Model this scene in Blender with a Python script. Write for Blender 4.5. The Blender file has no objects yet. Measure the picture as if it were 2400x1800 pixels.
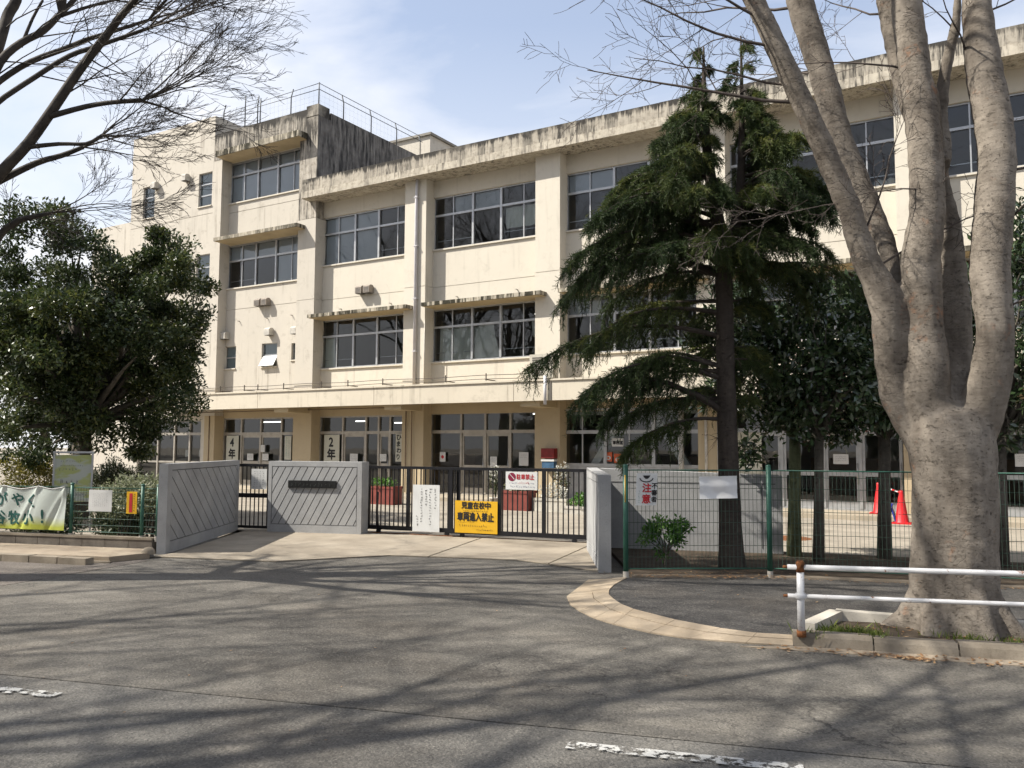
import bpy, math, random
import numpy as np
from mathutils import Vector, Matrix

scene = bpy.context.scene
COL = scene.collection
R = math.radians

# ------------------------------------------------------------------ camera
CAM_F, CAM_PITCH, CAM_ROLL, CAM_YAW = 1972.3, R(4.263), R(0.286), R(121.06)
_d = Vector((math.cos(CAM_YAW)*math.cos(CAM_PITCH), math.sin(CAM_YAW)*math.cos(CAM_PITCH), math.sin(CAM_PITCH)))
_r = Vector((math.sin(CAM_YAW), -math.cos(CAM_YAW), 0.0))
_u = _r.cross(_d)
_r2 = _r*math.cos(CAM_ROLL) + _u*math.sin(CAM_ROLL)
_u2 = -_r*math.sin(CAM_ROLL) + _u*math.cos(CAM_ROLL)
cam_data = bpy.data.cameras.new('camera')
cam_data.sensor_fit = 'HORIZONTAL'; cam_data.sensor_width = 36.0
cam_data.lens = CAM_F/2400.0*36.0
cam_data.clip_start = 0.1; cam_data.clip_end = 2000.0
cam = bpy.data.objects.new('camera', cam_data); COL.objects.link(cam)
m = Matrix.Identity(4)
for i in range(3):
    m[i][0] = _r2[i]; m[i][1] = _u2[i]; m[i][2] = -_d[i]
m[0][3], m[1][3], m[2][3] = 0.0, -21.7, 1.6
cam.matrix_world = m
scene.camera = cam

# ------------------------------------------------------------------ light
SUN_EL, SUN_TRAVEL = R(47.0), R(38.0)          # height above horizon, heading of the light in plan
sun_to = Vector((math.cos(SUN_TRAVEL)*math.cos(SUN_EL), math.sin(SUN_TRAVEL)*math.cos(SUN_EL), -math.sin(SUN_EL)))
sd = bpy.data.lights.new('sun', 'SUN'); sd.energy = 5.0; sd.angle = R(0.6); sd.color = (1.0, 0.945, 0.85)
sun = bpy.data.objects.new('sun', sd); COL.objects.link(sun)
sun.rotation_euler = sun_to.to_track_quat('-Z', 'Y').to_euler()

world = bpy.data.worlds.new('World'); scene.world = world; world.use_nodes = True
wn, wl = world.node_tree.nodes, world.node_tree.links
wn.clear()
w_out = wn.new('ShaderNodeOutputWorld'); w_bg = wn.new('ShaderNodeBackground')
w_sky = wn.new('ShaderNodeTexSky'); w_sky.sky_type = 'NISHITA'; w_sky.sun_disc = False
w_sky.sun_elevation = SUN_EL
w_sky.sun_rotation = math.atan2(-sun_to.x, -sun_to.y)
w_sky.air_density = 1.0; w_sky.dust_density = 1.6; w_sky.ozone_density = 1.6
w_tc = wn.new('ShaderNodeTexCoord')
w_map = wn.new('ShaderNodeMapping'); w_map.inputs['Scale'].default_value = (1.0, 1.6, 3.6); w_map.inputs['Rotation'].default_value = (0, 0.25, 0.5)
w_n = wn.new('ShaderNodeTexNoise'); w_n.inputs['Scale'].default_value = 2.0; w_n.inputs['Detail'].default_value = 7; w_n.inputs['Roughness'].default_value = 0.52; w_n.inputs['Distortion'].default_value = 0.35
w_rmp = wn.new('ShaderNodeMapRange'); w_rmp.inputs['From Min'].default_value = 0.40; w_rmp.inputs['From Max'].default_value = 0.62; w_rmp.inputs['To Min'].default_value = 0.30; w_rmp.inputs['To Max'].default_value = 1.0
w_sep = wn.new('ShaderNodeSeparateXYZ')
w_hor = wn.new('ShaderNodeMapRange'); w_hor.inputs['From Min'].default_value = 0.0; w_hor.inputs['From Max'].default_value = 0.46; w_hor.inputs['To Min'].default_value = 0.95; w_hor.inputs['To Max'].default_value = 0.0
w_mix2 = wn.new('ShaderNodeMix'); w_mix2.data_type = 'RGBA'; w_mix2.inputs['B'].default_value = (9.3, 9.3, 9.4, 1)
w_mix = wn.new('ShaderNodeMix'); w_mix.data_type = 'RGBA'; w_mix.inputs['B'].default_value = (8.3, 8.6, 9.4, 1)
wl.new(w_tc.outputs['Generated'], w_map.inputs['Vector']); wl.new(w_map.outputs['Vector'], w_n.inputs['Vector'])
wl.new(w_n.outputs['Fac'], w_rmp.inputs['Value']); wl.new(w_tc.outputs['Generated'], w_sep.inputs['Vector'])
wl.new(w_sep.outputs['Z'], w_hor.inputs['Value']); wl.new(w_hor.outputs['Result'], w_mix2.inputs['Factor'])
wl.new(w_rmp.outputs['Result'], w_mix.inputs['Factor']); w_gain = wn.new('ShaderNodeVectorMath'); w_gain.operation = 'SCALE'; w_gain.inputs['Scale'].default_value = 1.75
wl.new(w_sky.outputs['Color'], w_gain.inputs[0]); wl.new(w_gain.outputs['Vector'], w_mix.inputs['A'])
wl.new(w_mix.outputs['Result'], w_mix2.inputs['A']); wl.new(w_mix2.outputs['Result'], w_bg.inputs['Color']); wl.new(w_bg.outputs['Background'], w_out.inputs['Surface'])
w_bg.inputs['Strength'].default_value = 0.062
scene.view_settings.view_transform = 'Standard'; scene.view_settings.look = 'None'
scene.view_settings.gamma = 1.0; scene.view_settings.exposure = 0.93
scene.view_settings.use_curve_mapping = False
try:
    scene.cycles.transparent_max_bounces = 12; scene.cycles.max_bounces = 5; scene.cycles.diffuse_bounces = 3; scene.cycles.glossy_bounces = 2; scene.cycles.use_denoising = True; scene.cycles.use_adaptive_sampling = True; scene.cycles.adaptive_threshold = 0.025
except Exception:
    pass

# ------------------------------------------------------------------ mesh helpers
ORG = {}          # object name -> world origin of its thing

class MB:
    """collects shapes (world coordinates) and links them as one mesh object"""
    def __init__(s): s.v = []; s.f = []; s.sm = []
    def add(s, verts, faces, smooth=False):
        b = len(s.v); s.v += [tuple(p) for p in verts]; s.f += [tuple(b+i for i in f) for f in faces]; s.sm += [smooth]*len(faces)
        return s
    def box(s, x0, x1, y0, y1, z0, z1):
        return s.add([(x0,y0,z0),(x1,y0,z0),(x1,y1,z0),(x0,y1,z0),(x0,y0,z1),(x1,y0,z1),(x1,y1,z1),(x0,y1,z1)],
                     [(0,3,2,1),(4,5,6,7),(0,1,5,4),(1,2,6,5),(2,3,7,6),(3,0,4,7)])
    def obox(s, o, ax, ay, az, lx, ly, lz):
        """box with corner o and edge directions ax, ay, az"""
        o = Vector(o); a = Vector(ax)*lx; b = Vector(ay)*ly; c = Vector(az)*lz
        P = [o, o+a, o+a+b, o+b, o+c, o+a+c, o+a+b+c, o+b+c]
        F = [(0,3,2,1),(4,5,6,7),(0,1,5,4),(1,2,6,5),(2,3,7,6),(3,0,4,7)]
        if a.cross(b).dot(c) < 0: F = [f[::-1] for f in F]
        return s.add(P, F)
    def seg(s, p, q, t, z0, z1, side=0.0):
        """wall piece along the plan segment p-q, thickness t (side: -0.5..0.5 shifts it across)"""
        p = Vector((p[0],p[1],0)); q = Vector((q[0],q[1],0)); d = (q-p).normalized(); n = Vector((-d.y,d.x,0))
        o = p + n*(t*(side-0.5)); o.z = z0
        return s.obox(o, d, n, Vector((0,0,1)), (q-p).length, t, z1-z0)
    def prism(s, poly, z0, z1):
        n = len(poly); V = [(x,y,z0) for x,y in poly]+[(x,y,z1) for x,y in poly]
        F = [tuple(range(n-1,-1,-1)), tuple(range(n,2*n))]+[(i,(i+1)%n,n+(i+1)%n,n+i) for i in range(n)]
        area = sum(poly[i][0]*poly[(i+1)%n][1]-poly[(i+1)%n][0]*poly[i][1] for i in range(n))
        if area < 0: F = [f[::-1] for f in F]
        return s.add(V, F)
    def sheet(s, poly, z):
        n = len(poly)
        area = sum(poly[i][0]*poly[(i+1)%n][1]-poly[(i+1)%n][0]*poly[i][1] for i in range(n))
        idx = tuple(range(n)) if area > 0 else tuple(range(n-1,-1,-1))
        return s.add([(x,y,z) for x,y in poly], [idx])
    def quad(s, a, b, c, d): return s.add([a,b,c,d], [(0,1,2,3)])
    def tube(s, pts, rad, n=8, cap=True, smooth=True):
        pts = [Vector(p) for p in pts]
        if not isinstance(rad, (list,tuple)): rad = [rad]*len(pts)
        V = []; F = []; prev = None
        for i, p in enumerate(pts):
            t = (pts[min(i+1,len(pts)-1)]-pts[max(i-1,0)])
            if t.length < 1e-9: t = Vector((0,0,1))
            t.normalize()
            if prev is None:
                prev = t.orthogonal().normalized()
            else:
                prev = prev - t*prev.dot(t)
                prev = prev.normalized() if prev.length > 1e-6 else t.orthogonal().normalized()
            b = t.cross(prev)
            for k in range(n):
                a = 2*math.pi*k/n
                V.append(p + (prev*math.cos(a)+b*math.sin(a))*rad[i])
        for i in range(len(pts)-1):
            for k in range(n):
                F.append((i*n+k, i*n+(k+1)%n, (i+1)*n+(k+1)%n, (i+1)*n+k))
        s.add(V, F, smooth)
        if cap and n > 3:
            b = len(s.v)-len(V)
            s.f.append(tuple(b+k for k in range(n-1,-1,-1))); s.sm.append(False)
            s.f.append(tuple(b+(len(pts)-1)*n+k for k in range(n))); s.sm.append(False)
        return s
    def lathe(s, c, prof, n=20, smooth=True):
        """prof: list of (radius, z) from bottom to top about the vertical through c"""
        V = []; F = []
        for r, z in prof:
            for k in range(n):
                a = 2*math.pi*k/n; V.append((c[0]+r*math.cos(a), c[1]+r*math.sin(a), c[2]+z))
        for i in range(len(prof)-1):
            for k in range(n): F.append((i*n+k, i*n+(k+1)%n, (i+1)*n+(k+1)%n, (i+1)*n+k))
        return s.add(V, F, smooth)
    def mesh(s, name, org=(0,0,0)):
        me = bpy.data.meshes.new(name)
        me.from_pydata([(x-org[0],y-org[1],z-org[2]) for x,y,z in s.v], [], s.f)
        me.polygons.foreach_set('use_smooth', s.sm)
        me.update()
        return me
    def build(s, name, mat, parent=None, **tags):
        org = ORG[parent.name] if parent else tags.pop('org', (0,0,0))
        o = bpy.data.objects.new(name, s.mesh(name, org)); COL.objects.link(o)
        if mat is not None: o.data.materials.append(mat)
        if parent: o.parent = parent
        else: o.location = org
        ORG[o.name] = tuple(org)
        tagit(o, **tags)
        return o

def tagit(o, label=None, cat=None, group=None, kind=None):
    if label: o['label'] = label
    if cat: o['category'] = cat
    if group: o['group'] = group
    if kind: o['kind'] = kind
    return o

def thing(name, loc, label, cat, group=None):
    o = bpy.data.objects.new(name, None); COL.objects.link(o); o.location = loc; o.empty_display_size = 0.2
    ORG[o.name] = tuple(loc)
    return tagit(o, label, cat, group)

def link_mesh(name, me, mat, parent=None, offset=(0,0,0), **tags):
    """another object on shared mesh data (mesh in the thing's own coordinates)"""
    o = bpy.data.objects.new(name, me); COL.objects.link(o)
    if mat is not None and len(me.materials) == 0: me.materials.append(mat)
    if parent: o.parent = parent
    o.location = offset
    ORG[o.name] = ORG[parent.name] if parent else tuple(offset)
    return tagit(o, **tags)

def np_mesh(name, V, F, mat, parent=None, rnd=None, smooth=False, org=None, **tags):
    """mesh from numpy arrays: V (n,3) world coordinates, F (m,k) faces of k corners"""
    org = np.array(ORG[parent.name] if parent else (org or (0,0,0)))
    V = np.asarray(V, dtype=np.float32)-org.astype(np.float32); F = np.asarray(F, dtype=np.int32); k = F.shape[1]
    me = bpy.data.meshes.new(name)
    me.vertices.add(len(V)); me.vertices.foreach_set('co', V.ravel())
    me.loops.add(F.size); me.loops.foreach_set('vertex_index', F.ravel())
    me.polygons.add(len(F)); me.polygons.foreach_set('loop_start', np.arange(0, F.size, k, dtype=np.int32))
    me.polygons.foreach_set('loop_total', np.full(len(F), k, dtype=np.int32))
    if smooth: me.polygons.foreach_set('use_smooth', np.ones(len(F), dtype=bool))
    if rnd is not None:
        a = me.attributes.new('rnd', 'FLOAT', 'FACE'); a.data.foreach_set('value', np.asarray(rnd, dtype=np.float32))
    me.update(calc_edges=True); me.validate()
    o = bpy.data.objects.new(name, me); COL.objects.link(o); me.materials.append(mat)
    if parent: o.parent = parent
    else: o.location = tuple(org)
    ORG[o.name] = tuple(org)
    return tagit(o, **tags)

# ------------------------------------------------------------------ materials
K = 0.66           # base colours scaled down to suit the raised exposure
def dim(c, k=K): return tuple(x*k for x in c)

class NT:
    def __init__(s, name):
        s.m = bpy.data.materials.new(name); s.m.use_nodes = True
        s.n = s.m.node_tree.nodes; s.l = s.m.node_tree.links; s.n.clear()
        s.out = s.n.new('ShaderNodeOutputMaterial'); s.geo = None
    def new(s, t, **kw):
        o = s.n.new(t)
        for k, v in kw.items(): setattr(o, k, v)
        return o
    def link(s, a, b): s.l.new(a, b)
    def pos(s, scale=(1,1,1), rot=(0,0,0)):
        if s.geo is None: s.geo = s.new('ShaderNodeNewGeometry')
        mp = s.new('ShaderNodeMapping'); mp.inputs['Scale'].default_value = scale; mp.inputs['Rotation'].default_value = rot
        s.link(s.geo.outputs['Position'], mp.inputs['Vector']); return mp.outputs['Vector']
    def noise(s, scale, detail=4, rough=0.55, vec=None, dist=0.0):
        n = s.new('ShaderNodeTexNoise'); n.inputs['Scale'].default_value = scale; n.inputs['Detail'].default_value = detail
        n.inputs['Roughness'].default_value = rough; n.inputs['Distortion'].default_value = dist
        s.link(vec if vec is not None else s.pos(), n.inputs['Vector']); return n.outputs['Fac']
    def voro(s, scale, feature='F1', vec=None, out='Distance'):
        n = s.new('ShaderNodeTexVoronoi', feature=feature); n.inputs['Scale'].default_value = scale
        s.link(vec if vec is not None else s.pos(), n.inputs['Vector']); return n.outputs[out]
    def rng(s, v, a, b, c=0.0, d=1.0):
        n = s.new('ShaderNodeMapRange'); n.inputs['From Min'].default_value = a; n.inputs['From Max'].default_value = b
        n.inputs['To Min'].default_value = c; n.inputs['To Max'].default_value = d
        s.link(v, n.inputs['Value']); return n.outputs['Result']
    def math(s, op, a, b):
        n = s.new('ShaderNodeMath', operation=op)
        for i, v in enumerate((a, b)):
            if isinstance(v, (int, float)): n.inputs[i].default_value = v
            else: s.link(v, n.inputs[i])
        return n.outputs['Value']
    def mix(s, fac, a, b):
        n = s.new('ShaderNodeMix', data_type='RGBA')
        if isinstance(fac, (int, float)): n.inputs['Factor'].default_value = fac
        else: s.link(fac, n.inputs['Factor'])
        for k, v in (('A', a), ('B', b)):
            if isinstance(v, tuple): n.inputs[k].default_value = (v[0], v[1], v[2], 1)
            else: s.link(v, n.inputs[k])
        return n.outputs['Result']
    def bump(s, h, strength=0.3, dist=0.02, normal=None):
        n = s.new('ShaderNodeBump'); n.inputs['Strength'].default_value = strength; n.inputs['Distance'].default_value = dist
        s.link(h, n.inputs['Height'])
        if normal is not None: s.link(normal, n.inputs['Normal'])
        return n.outputs['Normal']
    def bsdf(s, col, rough=0.7, metal=0.0, normal=None, spec=0.4):
        b = s.new('ShaderNodeBsdfPrincipled')
        if isinstance(col, tuple): b.inputs['Base Color'].default_value = (col[0], col[1], col[2], 1)
        else: s.link(col, b.inputs['Base Color'])
        if isinstance(rough, (int, float)): b.inputs['Roughness'].default_value = rough
        else: s.link(rough, b.inputs['Roughness'])
        b.inputs['Metallic'].default_value = metal; b.inputs['Specular IOR Level'].default_value = spec
        if normal is not None: s.link(normal, b.inputs['Normal'])
        return b
    def done(s, sh):
        s.link(sh.outputs[0] if hasattr(sh, 'outputs') else sh, s.out.inputs['Surface']); return s.m

def plain(name, col, rough=0.6, metal=0.0, var=0.12, scale=6.0, bump=0.0, spec=0.4):
    t = NT(name); col = dim(col)
    n = t.noise(scale, 5)
    dark = tuple(c*(1-var*1.6) for c in col); light = tuple(min(1, c*(1+var)) for c in col)
    c = t.mix(t.rng(n, 0.32, 0.68), dark, light)
    nr = t.bump(t.noise(scale*14, 3), bump, 0.004) if bump else None
    return t.done(t.bsdf(c, rough, metal, nr, spec))

def painted_wall(name, col, streak=0.35, grime=0.25):
    """old painted concrete: faint patches, rain streaks"""
    t = NT(name); col = dim(col)
    patch = t.noise(0.55, 6, 0.6)
    fine = t.noise(7.0, 5, 0.6)
    st = t.noise(1.0, 6, 0.62, t.pos((5.5, 5.5, 0.32)))
    base = t.mix(t.rng(patch, 0.35, 0.7), tuple(c*0.93 for c in col), col)
    base = t.mix(t.math('MULTIPLY', t.rng(fine, 0.52, 0.75), 0.25), base, tuple(c*0.78 for c in col))
    s1 = t.math('MULTIPLY', t.rng(st, 0.54, 0.74), t.rng(t.noise(0.9, 4), 0.42, 0.68))
    base = t.mix(t.math('MULTIPLY', s1, streak), base, (0.12, 0.10, 0.075))
    g = t.math('MULTIPLY', t.rng(t.noise(2.3, 8, 0.7), 0.56, 0.78), grime)
    base = t.mix(g, base, (0.15, 0.125, 0.095))
    nr = t.bump(t.noise(45, 4), 0.25, 0.006)
    return t.done(t.bsdf(base, 0.85, 0, nr, 0.25))

def stained_concrete(name, col, amount=0.75, lo=0.43, hi=0.60, dark=(0.035, 0.032, 0.03), top=None, drip=0.5):
    """weathered concrete with black mould; top: height it runs down from, drip: how far"""
    t = NT(name); col = dim(col)
    st = t.noise(1.0, 6, 0.66, t.pos((6.0, 6.0, 0.7)))
    st2 = t.noise(1.0, 4, 0.6, t.pos((19.0, 19.0, 1.6)))
    big = t.noise(0.55, 4, 0.6)
    mix_ = t.math('ADD', t.math('MULTIPLY', st, 0.62), t.math('MULTIPLY', st2, 0.38))
    mask = t.math('MULTIPLY', t.rng(mix_, lo, hi), t.rng(big, 0.34, 0.54, 0.22, 1.0))
    if top is not None:
        sp = t.new('ShaderNodeSeparateXYZ'); t.link(t.pos(), sp.inputs['Vector'])
        near = t.rng(sp.outputs['Z'], top-drip, top, -0.16, 0.20)
        mask = t.math('MAXIMUM', mask, t.math('MULTIPLY', t.rng(t.math('ADD', mix_, near), 0.50, 0.60), t.rng(t.noise(0.9, 4, 0.6), 0.36, 0.50, 0.35, 1.0)))
    base = t.mix(t.rng(t.noise(3.0, 5), 0.35, 0.7), tuple(c*0.75 for c in col), col)
    base = t.mix(t.math('MULTIPLY', t.rng(t.noise(9, 4), 0.5, 0.7), 0.5), base, (0.15, 0.125, 0.095))
    base = t.mix(t.math('MULTIPLY', mask, amount), base, dark)
    nr = t.bump(t.noise(30, 4, 0.65), 0.5, 0.012)
    return t.done(t.bsdf(base, 0.92, 0, nr, 0.2))

def asphalt(name, c0, c1, crack=1.0, warm=(0.13, 0.112, 0.09), k=0.60, ravel=1.0):
    t = NT(name); c0 = dim(c0, k); c1 = dim(c1, k)
    p = t.pos()
    big = t.noise(0.35, 4, 0.6); mid = t.noise(1.7, 5, 0.62); stn = t.noise(1.0, 4, 0.6, t.pos((0.9, 3.0, 1), (0, 0, -0.27)))
    col = t.mix(t.rng(t.math('ADD', t.math('MULTIPLY', big, 0.45), t.math('ADD', t.math('MULTIPLY', mid, 0.25), t.math('MULTIPLY', stn, 0.30))), 0.40, 0.59), c0, c1)
    col = t.mix(t.math('MULTIPLY', t.rng(t.noise(0.8, 4), 0.5, 0.72), 0.5), col, warm)
    agg = t.voro(80, 'F1', p, 'Color')
    sp = t.new('ShaderNodeSeparateColor'); t.link(agg, sp.inputs['Color'])
    col = t.mix(t.math('MULTIPLY', t.rng(sp.outputs['Red'], 0.60, 1.0), 0.32), col, (0.27, 0.25, 0.22))
    col = t.mix(t.math('MULTIPLY', t.rng(sp.outputs['Green'], 0.55, 1.0), 0.45), col, (0.025, 0.023, 0.022))
    # ravelled patches: rough, darker, with fine crazing
    rv = t.math('MULTIPLY', t.rng(t.noise(0.55, 5, 0.62, t.pos((0.8, 1.5, 1), (0, 0, -0.27))), 0.53, 0.66), ravel)
    col = t.mix(t.math('MULTIPLY', t.math('MULTIPLY', rv, t.rng(t.noise(21, 4, 0.7), 0.40, 0.62)), 0.62), col, (0.030, 0.028, 0.026))
    dn = t.new('ShaderNodeTexNoise'); dn.inputs['Scale'].default_value = 3.4; dn.inputs['Detail'].default_value = 7; dn.inputs['Roughness'].default_value = 0.65; t.link(p, dn.inputs['Vector'])
    vm = t.new('ShaderNodeVectorMath', operation='MULTIPLY_ADD'); t.link(dn.outputs['Color'], vm.inputs[0]); vm.inputs[1].default_value = (0.7, 0.7, 0.0); t.link(p, vm.inputs[2])
    e1 = t.voro(0.62, 'DISTANCE_TO_EDGE', vm.outputs['Vector']); e2 = t.voro(3.2, 'DISTANCE_TO_EDGE', vm.outputs['Vector'])
    ck = t.math('MULTIPLY', t.rng(e1, 0.009, 0.0), t.rng(t.noise(0.5, 3), 0.53, 0.60))
    ck2 = t.math('MULTIPLY', t.rng(e2, 0.022, 0.0), rv)
    cr = t.math('MAXIMUM', ck, ck2)
    col = t.mix(t.math('MULTIPLY', cr, 0.85*crack), col, (0.018, 0.017, 0.016))
    h = t.math('ADD', t.math('MULTIPLY', t.noise(150, 2, 0.6), 0.7), t.math('MULTIPLY', t.voro(60, 'F1', p), 0.8))
    nr = t.bump(h, 0.7, 0.009)
    return t.done(t.bsdf(col, 0.9, 0, nr, 0.25))

def concrete(name, c0, c1, stain=0.35, bump=0.35, scale=1.0, stcol=(0.16, 0.135, 0.105)):
    t = NT(name); c0 = dim(c0); c1 = dim(c1); stcol = dim(stcol)
    n = t.noise(1.6*scale, 7, 0.62)
    col = t.mix(t.rng(n, 0.36, 0.66), c0, c1)
    col = t.mix(t.math('MULTIPLY', t.rng(t.noise(0.7*scale, 6, 0.65), 0.5, 0.72), stain), col, stcol)
    col = t.mix(t.math('MULTIPLY', t.rng(t.noise(60, 3), 0.55, 0.75), 0.35), col, tuple(c*0.55 for c in c0))
    nr = t.bump(t.noise(75, 5, 0.65), bump, 0.006)
    return t.done(t.bsdf(col, 0.9, 0, nr, 0.22))

def bark(name, c0, c1, orange=0.0, ring=1.0, bstr=0.8, dark=(0.035, 0.028, 0.022)):
    t = NT(name)
    big = t.noise(2.1, 6, 0.62)
    hor = t.noise(1.0, 6, 0.6, t.pos((9, 9, 30)))
    vert = t.noise(1.0, 5, 0.6, t.pos((8, 8, 2.2)))
    col = t.mix(t.rng(t.math('ADD', t.math('MULTIPLY', hor, 0.22), t.math('ADD', t.math('MULTIPLY', vert, 0.38), t.math('MULTIPLY', big, 0.40))), 0.38, 0.60), c0, c1)
    wv = t.new('ShaderNodeVectorMath', operation='MULTIPLY_ADD'); dn = t.new('ShaderNodeTexNoise'); dn.inputs['Scale'].default_value = 7.0; dn.inputs['Detail'].default_value = 4; t.link(t.pos(), dn.inputs['Vector'])
    t.link(dn.outputs['Color'], wv.inputs[0]); wv.inputs[1].default_value = (0.12, 0.12, 0.12); t.link(t.pos((1, 1, 1.5)), wv.inputs[2])
    fl = t.voro(15.0, 'F1', wv.outputs['Vector']); edge = t.rng(t.voro(15.0, 'DISTANCE_TO_EDGE', wv.outputs['Vector']), 0.05, 0.0)
    flm = t.rng(t.noise(1.3, 4), 0.44, 0.60)
    pit = t.math('MAXIMUM', t.rng(t.noise(26, 5, 0.7, t.pos((1, 1, 2.4))), 0.60, 0.69), t.math('MULTIPLY', t.rng(t.noise(11, 6, 0.72, t.pos((1, 1, 1.6))), 0.60, 0.68), 0.8))
    col = t.mix(t.math('MULTIPLY', t.math('MAXIMUM', pit, t.math('MULTIPLY', t.math('MULTIPLY', edge, flm), 0.22)), 0.58), col, dark)
    lich = t.rng(t.noise(4.2, 7, 0.7), 0.55, 0.70)
    col = t.mix(t.math('MULTIPLY', lich, 0.30), col, tuple(min(1, c*1.35) for c in c1))
    if orange:
        o = t.math('MULTIPLY', t.rng(t.noise(2.6, 5, 0.7), 0.60, 0.70), t.rng(t.noise(14, 4, 0.6), 0.45, 0.62))
        col = t.mix(t.math('MULTIPLY', o, orange), col, (0.36, 0.14, 0.05))
    h = t.math('ADD', t.math('MULTIPLY', hor, 0.35*ring), t.math('ADD', t.math('MULTIPLY', t.math('MULTIPLY', edge, flm), -0.25), t.math('MULTIPLY', pit, -0.8)))
    nr = t.bump(h, bstr, 0.03)
    nr = t.bump(t.noise(60, 5, 0.65), 0.5, 0.008, nr)
    return t.done(t.bsdf(col, 0.9, 0, nr, 0.12))

def leafmat(name, cols, rough=0.45, trans=0.25, spec=0.4):
    """cols: three greens, chosen leaf by leaf"""
    t = NT(name)
    a = t.new('ShaderNodeAttribute', attribute_name='rnd')
    c = t.mix(t.rng(a.outputs['Fac'], 0.0, 0.6), cols[0], cols[1]); c = t.mix(t.rng(a.outputs['Fac'], 0.6, 1.0), c, cols[2])
    b = t.bsdf(c, rough, 0, None, spec)
    tr = t.new('ShaderNodeBsdfTranslucent'); t.link(c, tr.inputs['Color'])
    mx = t.new('ShaderNodeMixShader'); mx.inputs['Fac'].default_value = trans
    t.link(b.outputs[0], mx.inputs[1]); t.link(tr.outputs[0], mx.inputs[2])
    return t.done(mx)

def glass(name, tint=(0.84, 0.88, 0.88), gain=1.7, wob=0.02):
    t = NT(name)
    fr = t.new('ShaderNodeFresnel'); fr.inputs['IOR'].default_value = 1.5
    nr = t.bump(t.noise(1.3, 2), wob, 0.05)
    gl = t.new('ShaderNodeBsdfGlossy'); gl.inputs['Roughness'].default_value = 0.0; t.link(nr, gl.inputs['Normal'])
    tr = t.new('ShaderNodeBsdfTransparent'); tr.inputs['Color'].default_value = (tint[0], tint[1], tint[2], 1)
    mx = t.new('ShaderNodeMixShader')
    f = t.math('MULTIPLY', fr.outputs[0], gain); t.link(f, mx.inputs['Fac'])
    t.link(tr.outputs[0], mx.inputs[1]); t.link(gl.outputs[0], mx.inputs[2])
    return t.done(mx)

def emit(name, col, s):
    t = NT(name); e = t.new('ShaderNodeEmission'); e.inputs['Color'].default_value = (*col, 1); e.inputs['Strength'].default_value = s
    return t.done(e)

M = {}
CREAM = (0.83, 0.765, 0.645)
M['wall'] = painted_wall('cream_wall', CREAM, 0.45, 0.30)
M['wing_wall'] = painted_wall('weathered_cream_wall', (0.72, 0.665, 0.575), 0.85, 0.55)
M['pillar'] = painted_wall('cream_pillar', (0.84, 0.775, 0.655), 0.4, 0.25)
M['canopy'] = painted_wall('canopy_paint', (0.78, 0.705, 0.575), 0.9, 0.5)
M['lower'] = painted_wall('tan_lower_wall', (0.62, 0.505, 0.335), 0.25, 0.25)  # darker tan on pillars and walls below the canopy
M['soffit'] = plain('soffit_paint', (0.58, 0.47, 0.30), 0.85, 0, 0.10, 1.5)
M['parapet'] = stained_concrete('stained_parapet', (0.64, 0.58, 0.48), 0.95, 0.46, 0.58, (0.028, 0.026, 0.024), 10.90, 0.42)
M['wing_parapet'] = stained_concrete('stained_wing_parapet', (0.60, 0.55, 0.47), 0.95, 0.43, 0.55, (0.028, 0.026, 0.024), 13.65, 0.9)
M['parapet_low'] = stained_concrete('parapet_band', (0.74, 0.67, 0.55), 0.85, 0.50, 0.60)
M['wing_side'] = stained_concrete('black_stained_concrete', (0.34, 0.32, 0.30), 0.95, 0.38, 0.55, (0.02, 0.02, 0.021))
M['wing_pillar'] = stained_concrete('blackened_pillar', (0.68, 0.62, 0.53), 0.92, 0.45, 0.57, (0.03, 0.028, 0.026), 13.5, 2.6)
M['awning'] = stained_concrete('mossy_awning_edge', (0.70, 0.63, 0.50), 0.97, 0.44, 0.51, (0.022, 0.020, 0.012))
M['alu'] = plain('aluminium_frame', (0.60, 0.61, 0.62), 0.38, 0.55, 0.08, 5)
M['alu_tan'] = plain('champagne_frame', (0.50, 0.46, 0.40), 0.45, 0.35, 0.10, 5)
M['glass'] = glass('window_glass')
M['frost'] = plain('frosted_pane', (0.45, 0.53, 0.56), 0.35, 0, 0.06, 2)
M['sheen_blind'] = plain('sky_sheen_blind', (0.66, 0.70, 0.76), 0.8, 0, 0.05, 1.2)  # blinds brightened in place of sky reflected in the panes
M['curtain'] = plain('pale_curtain', (0.92, 0.93, 0.84), 0.9, 0, 0.08, 2)
M['interior'] = plain('interior_plaster', (0.34, 0.33, 0.29), 0.9, 0, 0.08, 1)
M['interior_floor'] = plain('interior_floor', (0.20, 0.14, 0.09), 0.6, 0, 0.1, 2)
M['cabinet'] = plain('cabinet_wood', (0.30, 0.20, 0.12), 0.6, 0, 0.1, 3)
M['tube_light'] = emit('fluorescent_tube', (1.0, 0.97, 0.88), 2.2)
M['white_pipe'] = plain('white_pipe', (0.74, 0.72, 0.74), 0.5, 0, 0.06, 4)
M['vent'] = plain('vent_hood', (0.66, 0.62, 0.55), 0.5, 0.1, 0.15, 8)
M['vent_brown'] = plain('brown_vent_hood', (0.36, 0.31, 0.26), 0.5, 0.1, 0.15, 8)
M['vent_dark'] = plain('vent_louvre', (0.16, 0.145, 0.13), 0.6, 0.1, 0.15, 12)
M['cable'] = plain('dark_cable', (0.10, 0.085, 0.07), 0.7)
M['conduit'] = plain('brown_conduit', (0.22, 0.15, 0.09), 0.7)
M['roof'] = concrete('roof_slab', (0.30, 0.28, 0.25), (0.36, 0.34, 0.30))
M['fence_steel'] = plain('roof_fence_steel', (0.17, 0.18, 0.19), 0.55, 0.4)
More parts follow.
